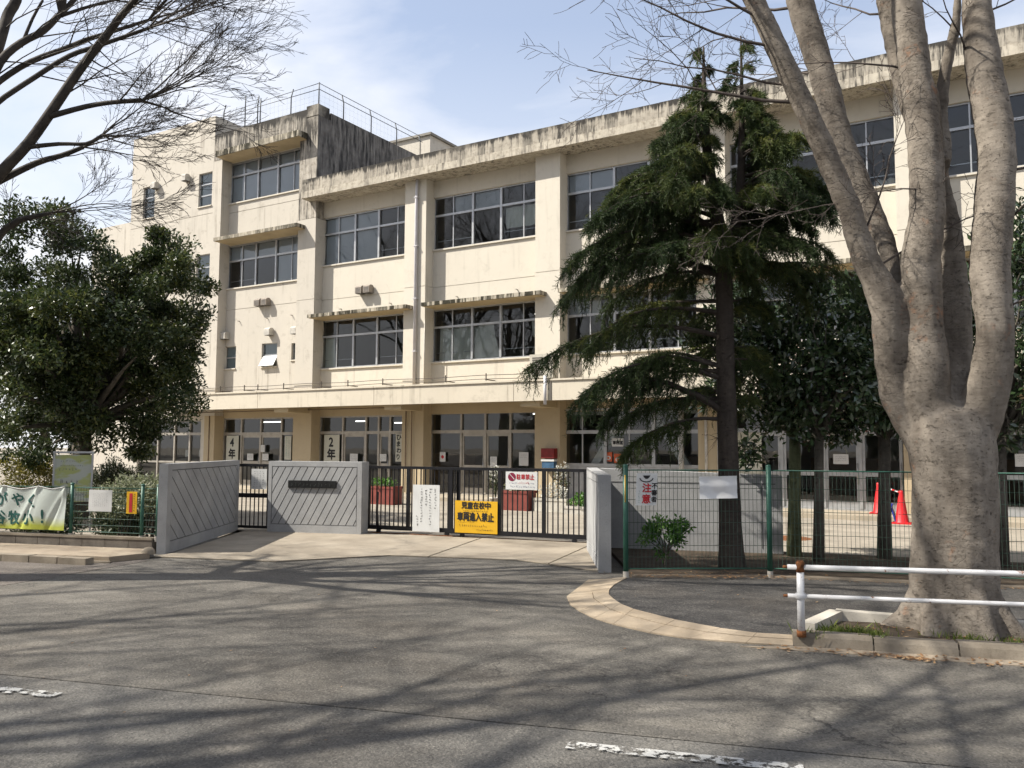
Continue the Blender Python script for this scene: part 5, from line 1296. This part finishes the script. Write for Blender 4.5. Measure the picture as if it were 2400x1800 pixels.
for k in ('A','B','C','C1','D'):
    q = ZK[k][-1]; q0 = ZK[k][-2]
    for j in range(4):
        grow(up_, q0[:3], Vector((q[0]-q0[0]+rs.gauss(0,.5),q[1]-q0[1]+rs.gauss(0,.5),q[2]-q0[2])), rs.uniform(2.5,4), q0[3]*.6, rs, 3, .6, .02, (6,5,3), 6, .12, .2, .004)
up_.build('upper_branches', M['twig'], zk)

# ---- zelkova at the left: trunk outside the picture, branches reaching in
LZ = {'trunk': [(-11.15,-16.55,0,.40),(-11.12,-16.56,.5,.33),(-11.08,-16.57,1.6,.29),(-11.0,-16.58,2.8,.28),(-10.92,-16.6,3.7,.27)],
'm1': [(-10.92,-16.6,3.3,.2),(-10.68,-16.67,4.02,0.15),(-10.35,-16.69,4.33,0.095),(-9.98,-16.61,4.71,0.066),(-9.68,-16.47,5.06,0.060),(-9.39,-16.36,5.46,0.056),(-9.09,-16.25,5.89,0.050),(-8.79,-16.15,6.24,0.045),(-8.55,-16.13,6.42,0.038),(-8.3,-16.12,6.56,0.031),(-7.9,-16.1,6.8,0.024),(-7.2,-16.0,7.3,.014)],
'm2': [(-10.92,-16.6,3.5,.2),(-10.87,-16.62,4.79,0.135),(-10.79,-16.44,5.85,0.085),(-10.72,-16.3,6.35,0.052),(-10.62,-16.11,6.65,0.045),(-10.51,-15.9,6.87,0.041),(-10.41,-15.73,7.17,0.035),(-10.34,-15.62,7.37,0.031),(-10.2,-15.4,7.9,0.02)],
'm3': [(-10.95,-16.6,3.6,.2),(-11.05,-16.52,4.53,0.15),(-10.99,-16.39,5.85,0.10),(-10.99,-16.18,6.73,0.066),(-11.05,-16.07,7.14,0.064),(-11.01,-15.99,7.38,0.061),(-11.06,-15.87,7.9,0.045),(-11.1,-15.6,9,.02)],
's1': [(-9.42,-16.38,5.36,0.034),(-9.05,-16.18,5.47,0.029),(-8.73,-16.05,5.5,0.026),(-8.49,-15.86,5.54,0.028)],
's2': [(-9.72,-16.52,5.0,0.030),(-9.44,-16.25,5.08,0.023),(-9.21,-16.06,5.1,0.021),(-9.04,-15.98,5.19,0.021)],
's3': [(-10.15,-16.6,4.62,0.045),(-9.81,-16.3,4.9,0.036),(-9.6,-16.12,5.01,0.031),(-9.4,-15.98,5.12,0.024)],
's4': [(-10.8,-16.45,5.85,.04),(-10.71,-16.29,6.11,0.038),(-10.48,-16.06,6.39,0.036),(-10.2,-15.77,6.62,0.034),(-10.0,-15.63,6.74,0.031),(-9.79,-15.48,6.84,0.026),(-9.37,-15.21,7.02,0.019)],
's5': [(-10.75,-16.6,5.2,.04),(-10.39,-16.54,5.6,0.034),(-10.1,-16.2,6.05,0.032),(-9.84,-15.94,6.36,0.031),(-9.61,-15.75,6.5,0.029),(-9.04,-15.43,6.73,0.021)],
's6': [(-10.95,-16.6,3.3,.10),(-10.5,-16.31,4.12,0.048),(-10.35,-16.25,4.24,0.042),(-10.21,-16.2,4.31,0.034),(-9.97,-15.97,4.41,0.021)],
's7': [(-10.62,-16.11,6.6,0.024),(-10.57,-16.01,7.0,0.019),(-10.52,-15.92,7.27,0.016)],
's8': [(-10.43,-15.76,7.1,0.024),(-10.18,-15.54,7.26,0.019),(-9.94,-15.34,7.38,0.017)]}
lz = thing('zelkova_tree', (-11.15,-16.55,0.0), 'bare zelkova whose dark branches reach in from the upper left', 'tree')
mb = MB(); bl = MB()
for k, pts in LZ.items():
    sp = smooth_path(pts); (mb if k == 'trunk' else bl).tube([p[:3] for p in sp], [max(p[3],.006) for p in sp], 12 if k[0] in 'tm' else 8)
mb.build('trunk', M['bark'], lz); bl.build('limbs', M['twig_dark'], lz)
tw = MB(); rs = random.Random(5)
rd = CR*0.80+UP*0.34
def fan(p, n, ln, r0, a_up=(-.25,.75), lvl=3, kids=(6,5,3)):
    for k in range(n):
        u = rs.uniform(*a_up); d = CR*rs.uniform(.7,1)+UP*u+CF*rs.gauss(0,.45)
        grow(tw, p, d, ln*rs.uniform(.6,1.15), r0*rs.uniform(.7,1.1), rs, lvl, .42, .02, kids, 6, .07, .25, .0024, (CR+UP*.25)*.10)
fan((-8.49,-15.86,5.54), 7, 1.35, .013, (.0,.9)); fan((-9.04,-15.98,5.19), 5, 1.15, .011, (-.05,.6)); fan((-9.4,-15.98,5.12), 4, 1.35, .012, (-.1,.4))
fan((-9.97,-15.97,4.41), 4, 1.5, .012, (.05,.35)); fan((-9.37,-15.21,7.02), 6, 1.6, .013, (-.1,.6)); fan((-9.04,-15.43,6.73), 6, 1.5, .013, (-.1,.6))
fan((-8.3,-16.12,6.56), 4, 1.3, .012, (-.05,.6)); fan((-9.94,-15.34,7.38), 4, 1.5, .012, (-.2,.5)); fan((-10.21,-16.2,4.31), 2, 1.0, .009, (-.2,.2))
for k, n_, ln in (('m1',8,1.2),('s4',5,1.2),('s5',5,1.2),('s1',2,.8),('s3',2,.8),('m2',6,1.5),('m3',4,1.4),('s6',2,.8)):
    for j in range(n_):
        pts = LZ[k]; i = rs.randrange(max(1,len(pts)//3), len(pts)-1); q = Vector(pts[i][:3]).lerp(Vector(pts[i+1][:3]), rs.random())
        d = CR*rs.uniform(.2,1)+UP*rs.uniform(-.35,.8)+CF*rs.gauss(0,.5)
        grow(tw, q, d, ln*rs.uniform(.6,1.2), .010, rs, 2, .45, .01, (5,4), 5, .09, .25, .0024, CR*.08)
tw.build('twigs', M['twig_dark'], lz)
uc = MB(); rs = random.Random(15)
for k, n_ in (('m1',2),('m2',4),('m3',5)):
    for j in range(n_):
        q0 = LZ[k][-3 if k != 'm1' else -2]
        grow(uc, q0[:3], -CF*.25+CR*rs.gauss(0,.25)+UP, rs.uniform(4.5,7), .045, rs, 3, .5, .02, (6,5,3), 7, .08, .22, .005)
for a in range(5): grow(uc, (-10.95,-16.6,3.4), -CR*(.55+.1*a)+CF*(.5*a-1.0)*.4+UP*1.1, rs.uniform(6,8), .13, rs, 3, .5, .015, (6,5,3), 7, .07, .22, .006)
uc.build('upper_branches', M['twig_dark'], lz)

# ---- street zelkovas on the near pavement (behind the photographer's left), whose shadows fall on the road
def street_tree(x, y, label, seed, h=11.0, leanv=(0,0), minz=4.2):
    r_ = thing('zelkova_tree', (x,y,.09), label, 'tree', 'street zelkovas on the near pavement')
    rs = random.Random(seed); tb = MB(); tb.tube([(x,y,.09),(x,y,.6),(x+.03,y,1.8),(x+.05,y+.03,minz*.72)], [.42,.33,.30,.27], 14); tb.build('trunk', M['bark'], r_)
    lb = MB()
    for k in range(8):
        a = 2*math.pi*(k+rs.random()*.6)/8; d = Vector((math.cos(a)*.55+leanv[0],math.sin(a)*.55+leanv[1],1.0))
        grow(lb, (x+.05,y+.03,minz*.70), d, h*rs.uniform(.5,.68), rs.uniform(.11,.17), rs, 3, .55, .015, (6,5,4), 7, .07, .22, .006)
    lb.build('branches', M['twig_dark'], r_)
    return r_
near = []
for (s_, seed, lab) in ((-9.3,31,'bare street zelkova on the near pavement beside the viewpoint'),(-16.6,32,'bare street zelkova on the near pavement left of the viewpoint'),(-24.5,33,'bare street zelkova on the near pavement farthest to the left')):
    x, y = st(s_, -22.6); near.append(street_tree(x, y, lab, seed, 18.0, (.06,.10)))
for k, (s_, rot, sc, lab) in enumerate(((-13.0,1.9,1.0,'bare street zelkova on the near pavement, second from the viewpoint'),(-20.6,4.0,1.0,'bare street zelkova on the near pavement, fourth from the viewpoint'),
        (-33,.9,1.35,'tall bare street zelkova far along the near pavement, nearest of three'),(-41,2.7,1.4,'tall bare street zelkova far along the near pavement, middle of three'),(-50,5.1,1.4,'tall bare street zelkova far along the near pavement, last of three'))):
    src = near[k % 3]; x, y = st(s_, -22.6); r_ = src.copy(); COL.objects.link(r_); r_.location = (x, y, .09); r_.rotation_euler = (0,0,rot); r_.scale = (sc,)*3; r_['label'] = lab
    for ch in list(src.children):
        c = ch.copy(); COL.objects.link(c); c.parent = r_

# ---- deodar cedar behind the fence
cd_ = thing('cedar_tree', (-3.24,-10.77,.05), 'dark feathery cedar with drooping sprays in front of the school', 'tree')
TR = [(-3.24,-10.77,.0,.19),(-3.26,-10.77,.6,.145),(-3.29,-10.78,2.62,.120),(-3.31,-10.79,4.1,.105),(-3.47,-10.84,5.44,.07),(-3.51,-10.85,6.4,.035),(-3.51,-10.85,7.05,.012)]
TR2 = [(-3.31,-10.79,3.75,.08),(-3.15,-10.74,4.5,.075),(-3.07,-10.72,5.1,.06),(-3.04,-10.71,6.2,.03),(-3.04,-10.71,7.15,.010)]
tk = MB()
for pts in (TR, TR2): sp = smooth_path(pts); tk.tube([p[:3] for p in sp], [p[3] for p in sp], 12)
tk.build('trunk', M['cedar_bark'], cd_)
rs = random.Random(77); npr = np.random.default_rng(77)
bb_ = MB(); NP, NA, NR = [], [], []          # needle root, twig direction, tone
def spray(p, d, ln, r0, dens=1.0, tone=None, droop=1.0):
    """one bough: arching stem, tip drooping, limp twigs hanging from it like a fringe"""
    p = Vector(p); d = Vector(d).normalized(); seg = 10; pts = [p.copy()]; rad = [r0]; dd = [d.copy()]
    tone = rs.random() if tone is None else tone
    for i in range(seg):
        t = (i+1)/seg; d = (d+Vector((rs.gauss(0,.07),rs.gauss(0,.07),rs.gauss(0,.05)-(.04+.20*t*t)*droop))).normalized()
        p = p+d*(ln/seg); pts.append(p.copy()); rad.append(max(.0035,r0*(1-.88*t))); dd.append(d.copy())
    bb_.tube(pts, rad, 5, False)
    nt = int(ln*50*dens)+4; f0 = .12 if ln < .8 else .24
    for k in range(nt):
        f = f0+(1-f0)*((k+rs.random())/nt)**.85; i = min(int(f*seg),seg-1); q = pts[i].lerp(pts[i+1], f*seg-i)
        side = dd[i].cross(UP); side = side.normalized()*(1 if k % 2 else -1)
        td = (dd[i]*rs.uniform(.2,.95)+side*rs.uniform(.1,.85)+UP*rs.uniform(-.9,.25)).normalized()
        tl = rs.uniform(.16,.60)*(1.2-.55*f)*min(1.3,.45+ln*.40); m_ = 7; cur = q.copy(); cd2 = td.copy(); tp = [cur.copy()]; tt = min(1,max(0,tone*.55+rs.random()*.35+(.18 if td.z > -.2 else -.05)))
        for j in range(m_):
            cd2 = (cd2+UP*-.20*droop+Vector((rs.gauss(0,.13),rs.gauss(0,.13),rs.gauss(0,.06)))).normalized(); nx = cur+cd2*(tl/m_)
            for w_ in range(9 if j < 5 else 5): NP.append(tuple(cur.lerp(nx, rs.random()))); NA.append(tuple(cd2)); NR.append(tt+rs.uniform(-.12,.12))
            cur = nx; tp.append(cur.copy())
        bb_.tube([tp[0],tp[3],tp[-1]], [.0035,.0028,.0018], 3, False)
def trunk_at(pts, z):
    for a, b in zip(pts, pts[1:]):
        if a[2] <= z <= b[2]:
            t = (z-a[2])/(b[2]-a[2]); return Vector(a[:3]).lerp(Vector(b[:3]), t)
    return Vector(pts[-1][:3])
# boughs in loose tiers: height, how many, reach to the left / to the right, foliage density
for z0, n_, rl, rr_, dens in ((2.15,7,1.9,.7,.9),(2.75,9,2.2,.8,.9),(3.40,8,2.0,1.0,.8),(3.95,12,2.3,1.5,.85),(4.40,15,2.15,1.6,1.0),(4.75,16,2.0,1.55,1.05),(5.10,16,1.75,1.4,1.05),(5.45,15,1.45,1.1,1.05),(5.75,12,1.1,.8,1.0),(6.05,8,.70,.45,.9),(6.35,6,.38,.28,.8)):
    a0 = rs.random()*6.28
    for k in range(n_):
        az = a0+6.283*(k+rs.uniform(-.35,.35))/n_; h_ = Vector((math.cos(az),math.sin(az),0)); lat = h_.dot(CR); dep = h_.dot(CF)
        if z0 < 3.9 and dep < -.45 and abs(lat) < .8: continue          # open side: the stem shows here
        L = (rl if lat < 0 else rr_)*(.55+.45*abs(lat))*rs.uniform(.62,1.08)
        z = z0+rs.uniform(-.18,.18); src = TR2 if (z > 4.4 and lat > .1) else TR
        spray(trunk_at(src, z), h_+UP*rs.uniform(.05,.55), L, .010+.013*L, dens*rs.uniform(.6,1.15), None, rs.uniform(.7,1.3))
for z, d, ln, r_, dens in ((2.05,-CR*.9+UP*.50-CF*.1,2.2,.055,.7),(3.05,-CR+UP*.30,2.75,.040,.65),(3.95,-CR*.95+UP*.30+CF*.1,2.35,.045,.8),(4.30,-CR*.9+UP*.22-CF*.3,2.35,.035,.8),(2.5,-CR*.9-CF*.25+UP*.25,2.35,.035,.75),(3.9,CR*.9+UP*.25-CF*.2,1.75,.03,.45),(4.2,CR*.95+UP*.35,1.6,.03,.6)):
    spray(trunk_at(TR, z), d, ln, r_, dens)
for tr in (TR, TR2):
    for zz in np.arange(5.9,7.1,.13):
        q = trunk_at(tr, float(zz)); a = rs.random()*6.28; spray(q, Vector((math.cos(a),math.sin(a),.4)), .10+.24*(7.15-zz)*rs.uniform(.5,1.2), .004, .7)
for k in range(46):          # dead inner twigs
    z = rs.uniform(1.6,4.6); a = rs.random()*6.28; q = trunk_at(TR, z); d = Vector((math.cos(a),math.sin(a),rs.uniform(-.3,.3)))
    grow(bb_, q, d, rs.uniform(.25,.7), .007, rs, 1, .5, -.03, (3,), 4, .14, .3, .002)
bb_.build('boughs', M['cedar_bark'], cd_)
P_ = np.array(NP); A_ = np.array(NA); n = len(P_)
ax = A_*0.80+npr.normal(size=(n,3))*0.55; ax /= np.linalg.norm(ax, axis=1, keepdims=True)
sd_ = np.cross(ax, npr.normal(size=(n,3))); sd_ /= np.linalg.norm(sd_, axis=1, keepdims=True)+1e-9
Ln = .034+.048*npr.random((n,1)); W_ = .0056+.0038*npr.random((n,1))
V = np.empty((n,4,3)); V[:,0] = P_-sd_*W_*.5; V[:,1] = P_+sd_*W_*.5; V[:,2] = P_+ax*Ln+sd_*W_*.3; V[:,3] = P_+ax*Ln-sd_*W_*.3
np_mesh('needles', V.reshape(-1,3), np.arange(n*4).reshape(n,4), M['needle'], cd_, np.clip(np.array(NR),0,1))

# ---- broadleaf evergreens
def crown(root, c, rad, nclump, per, size, seed, mat, lump=0.34, clump_r=(0.34,0.62), flat=0.75, name='crown', shape=None, aspect=.42):
    """clumps of leaves spread through an uneven ellipsoid; returns the clump centres"""
    rs_ = np.random.default_rng(seed); C_ = []
    while len(C_) < nclump:
        u = rs_.normal(size=3); u /= np.linalg.norm(u)
        k = 1+lump*(math.sin(u[0]*4+seed)*math.sin(u[1]*5+1)+.6*math.sin(u[2]*7+seed*2)*math.sin(u[0]*6))
        rr = (0.30+0.70*rs_.random()**0.45)*k
        p = np.array(c)+u*rr*np.array(rad)
        if shape is None or shape(p): C_.append((p, u))
    parts = []
    for p, u in C_:
        r_ = rs_.uniform(*clump_r); k = int(per*rs_.uniform(.6,1.3))
        v = rs_.normal(size=(k,3)); v /= np.linalg.norm(v, axis=1, keepdims=True)
        q = p+v*(rs_.random((k,1))**0.5)*np.array([r_,r_,r_*flat])
        parts.append(leaf_quads(q, v*.6+u*.5, size, rs_, aspect, .5))
    V, F = merge(parts)
    rnd = np.clip(rs_.random(len(F))*.75+np.repeat(rs_.random(len(C_))*.35, [len(f) for _, f in parts])-.05, 0, 1)
    np_mesh(name, V, F, M[mat], root, rnd)
    return [p for p, _ in C_]
def limbs(root, base, fork_z, r0, targets, rs, mat, trunk_r=None, name='limbs'):
    tb = MB(); x, y, z = base; tr_ = trunk_r or r0
    tb.tube([(x,y,z),(x+.02,y,z+(fork_z-z)*.5),(x+.04,y+.02,fork_z)], [tr_*1.25,tr_,tr_*.92], 12); tb.build('trunk', M[mat], root)
    lb = MB()
    for t in targets:
        t = Vector(t); b = Vector((x+.04,y+.02,fork_z-.05)); m_ = b.lerp(t,.5)+Vector((rs.gauss(0,.12),rs.gauss(0,.12),rs.gauss(.15,.1)))
        lb.tube([b, b.lerp(m_,.5)+Vector((0,0,.1)), m_, m_.lerp(t,.5)+Vector((rs.gauss(0,.08),rs.gauss(0,.08),.03)), t], [r0*.55,r0*.42,r0*.3,r0*.16,.008], 6, False)
    lb.build(name, M[mat], root)
ev = thing('evergreen_tree', (-17.3,-10.9,0), 'round dark evergreen tree left of the gate', 'tree')
ec = (-16.85,-10.95,3.85)
cs = crown(ev, ec, (2.45,2.35,2.6), 250, 420, .10, 5, 'leaf_dark', .24, (.26,.52), .72)
rs = random.Random(9); limbs(ev, (-17.3,-10.95,0), 1.9, .20, rs.sample(cs, 60), rs, 'shrub_bark')
for i, (x, y, zt, rr, cz, mt, lab) in enumerate(((-2.83,-9.12,3.1,.085,2.95,'green_bark','mossy-stemmed evergreen shrub tree nearest the cedar'),(-2.42,-9.50,3.2,.065,2.9,'shrub_bark','thin dark-stemmed evergreen shrub tree behind the rail post'),
        (-1.69,-8.67,3.2,.085,2.95,'shrub_bark','forked evergreen shrub tree left of the big zelkova'),(-0.28,-8.70,3.4,.10,3.2,'shrub_bark','evergreen shrub tree showing right of the big zelkova'))):
    r_ = thing('shrub_tree', (x,y,.05), lab, 'tree', 'evergreen shrub trees in the planting bed')
    cx = x+(-.30,.15,.10,.55)[i]
    cs = crown(r_, (cx,y+.05,cz), (.98,.95,1.28) if i != 3 else (.95,.95,1.6), 62 if i != 3 else 80, 130, .12, 40+i, 'leaf_gloss', .22, (.20,.40), .8, aspect=.36)
    rs = random.Random(60+i); limbs(r_, (x,y,.05), 1.75, rr*.8, rs.sample(cs, 26), rs, mt, rr)
bu = thing('bush', (-3.95,-11.35,.05), 'small bright green bush behind the mesh fence', 'bush')
cs = crown(bu, (-3.93,-11.25,.45), (.27,.26,.32), 16, 90, .06, 70, 'leaf_bright', .2, (.08,.15), .9)
sb = MB(); rs = random.Random(4)
for p in cs: sb.tube([(-3.95,-11.33,.05),(-3.94,-11.3,.25),tuple(p)], [.012,.009,.003], 4, False)
sb.build('stem', M['shrub_bark'], bu)

# ---- hedges and shrubs behind the left fence
def hedge(label, x, y, rad, z, mat, seed, n, size, cat='hedge', cl=(.14,.26)):
    r_ = thing('hedge_bush', (x,y,.012), label, cat)
    crown(r_, (x,y,z), rad, n, 120, size, seed, mat, .12, cl, .9, 'foliage')
    b = MB(); rr = random.Random(seed)
    for k in range(6): b.tube([(x+rr.uniform(-.1,.1),y+rr.uniform(-.1,.1),.0),(x+rr.uniform(-rad[0],rad[0])*.6,y+rr.uniform(-rad[1],rad[1])*.6,z)], [.02,.008], 5, False)
    b.build('stem', M['shrub_bark'], r_)
hedge('taller golden-leaved clipped bush beside the notice stand', -17.0,-12.15,(.55,.50,.62),.80,'leaf_gold',81,60,.055)
hedge('lower golden-green bush at the left picture edge', -17.6,-13.1,(.60,.5,.45),.60,'leaf_gold',82,50,.055)
hedge('dark clipped hedge bush behind the notice stand', -18.2,-9.5,(.8,.75,.55),.62,'leaf_hedge',83,80,.06)
hedge('dark clipped hedge bush next to the wicket gate windows', -16.9,-8.3,(.75,.7,.5),.55,'leaf_hedge',84,70,.06)
hedge('pale variegated bush leaning over the left mesh fence', -12.35,-13.25,(.55,.22,.30),.74,'leaf_pale',85,40,.055)
hedge('pale variegated bush tight against the ribbed wing wall', -11.6,-13.25,(.30,.2,.25),.80,'leaf_pale',86,24,.055)
hedge('dark low shrub behind the wires of the left mesh fence', -12.6,-12.9,(.9,.35,.38),.36,'leaf_hedge',87,50,.07)
hedge('dark low shrub behind the banner', -14.2,-13.5,(.9,.35,.38),.36,'leaf_hedge',88,50,.07)
# trees far behind on the left, beyond the yard
for i, (x, y, h, lab) in enumerate(((-47,-9,7.5,'distant rounded evergreen at the far left of the yard'),(-43,3,8,'distant evergreen beside the end of the school'),(-58,-18,8,'distant evergreen at the yard boundary'))):
    r_ = thing('far_tree', (x,y,0), lab, 'tree'); cs = crown(r_, (x,y,h*.55), (2.6,2.6,h*.45), 70, 120, .30, 90+i, 'leaf_dark', .25, (.6,1.1), .8)
    rs = random.Random(i); limbs(r_, (x,y,0), h*.3, .18, rs.sample(cs, 12), rs, 'shrub_bark')

# ================================================================== SMALL GROWTH AND LITTER
def blades(pts, hmin, hmax, w, rs_):
    n = len(pts); p = np.asarray(pts); a = rs_.random(n)*6.283; ln = hmin+(hmax-hmin)*rs_.random(n)
    lean = rs_.normal(size=(n,2))*.35*ln[:,None]
    V = np.empty((n,4,3)); sx = np.stack([np.cos(a),np.sin(a),np.zeros(n)],1)*w
    mid = p+np.stack([lean[:,0]*.4,lean[:,1]*.4,ln*.55],1); tip = p+np.stack([lean[:,0],lean[:,1],ln],1)
    V[:,0] = p-sx; V[:,1] = p+sx; V[:,2] = mid+sx*.8; V[:,3] = tip
    return V.reshape(-1,3), np.arange(n*4).reshape(n,4)
r2 = np.random.default_rng(8); pts = []
for cx, cy, n, sx, sy in ((-1.28,-14.28,420,.13,.05),(-1.1,-14.22,200,.08,.05),(-1.5,-14.48,60,.06,.03),(-.35,-13.98,160,.14,.03),(.05,-13.92,140,.12,.03),(-1.25,-14.1,80,.15,.1)):
    pts.append(np.stack([cx+r2.normal(size=n)*sx, cy+r2.normal(size=n)*sy, np.full(n,.075)],1))
V, F = blades(np.concatenate(pts), .02, .085, .004, r2)
np_mesh('weeds', V, F, M['grass'], None, r2.random(len(F)), label='yellow-green weeds along the kerb at the zelkova foot', cat='weeds', kind='stuff')
def litter(areas, rs_):
    out = []
    for (ax_, ay_, bx_, by_, wd, n, z, s) in areas:
        t = rs_.random(n); q = np.stack([ax_+(bx_-ax_)*t, ay_+(by_-ay_)*t, np.full(n,z)],1); q[:,:2] += rs_.normal(size=(n,2))*wd
        out.append((q, np.full(n,s)))
    p = np.concatenate([o[0] for o in out]); s = np.concatenate([o[1] for o in out])*(.6+.8*rs_.random(len(p))); n = len(p)
    a = rs_.random(n)*6.283; ax_ = np.stack([np.cos(a),np.sin(a),rs_.normal(size=n)*.25],1); sd2 = np.stack([-np.sin(a),np.cos(a),rs_.normal(size=n)*.25],1)
    V = np.empty((n,4,3)); S = s[:,None]; V[:,0] = p-ax_*S; V[:,1] = p+sd2*S*.45; V[:,2] = p+ax_*S; V[:,3] = p-sd2*S*.45
    V[:,:,2] = np.maximum(V[:,:,2], (p[:,2]+.002)[:,None])
    return V.reshape(-1,3), np.arange(n*4).reshape(n,4)
V, F = litter([(-1.9,-14.78,.6,-14.15,.06,150,.014,.022),(-1.1,-14.62,-.6,-14.48,.05,90,.014,.02),(-3.9,-12.3,-2.4,-11.45,.07,260,.09,.022),(-3.7,-12.0,-2.4,-11.0,.22,200,.06,.02),
               (-1.3,-13.95,.6,-13.6,.18,160,.086,.02),(-2.4,-11.35,1.5,-10.35,.08,160,.07,.02),(-3.6,-13.3,-1.4,-12.2,.5,26,.068,.013),(-9,-15,-1,-16,1.3,26,.006,.013),(-6,-18,0,-17.4,.5,14,.006,.011),(-10.9,-14.1,-14,-15.0,.12,40,.088,.016)], r2)
np_mesh('leaf_litter', V, F, M['dead_leaf'], None, r2.random(len(F)), label='dry brown leaves gathered along the kerb and fence foot', cat='leaf litter', kind='stuff')
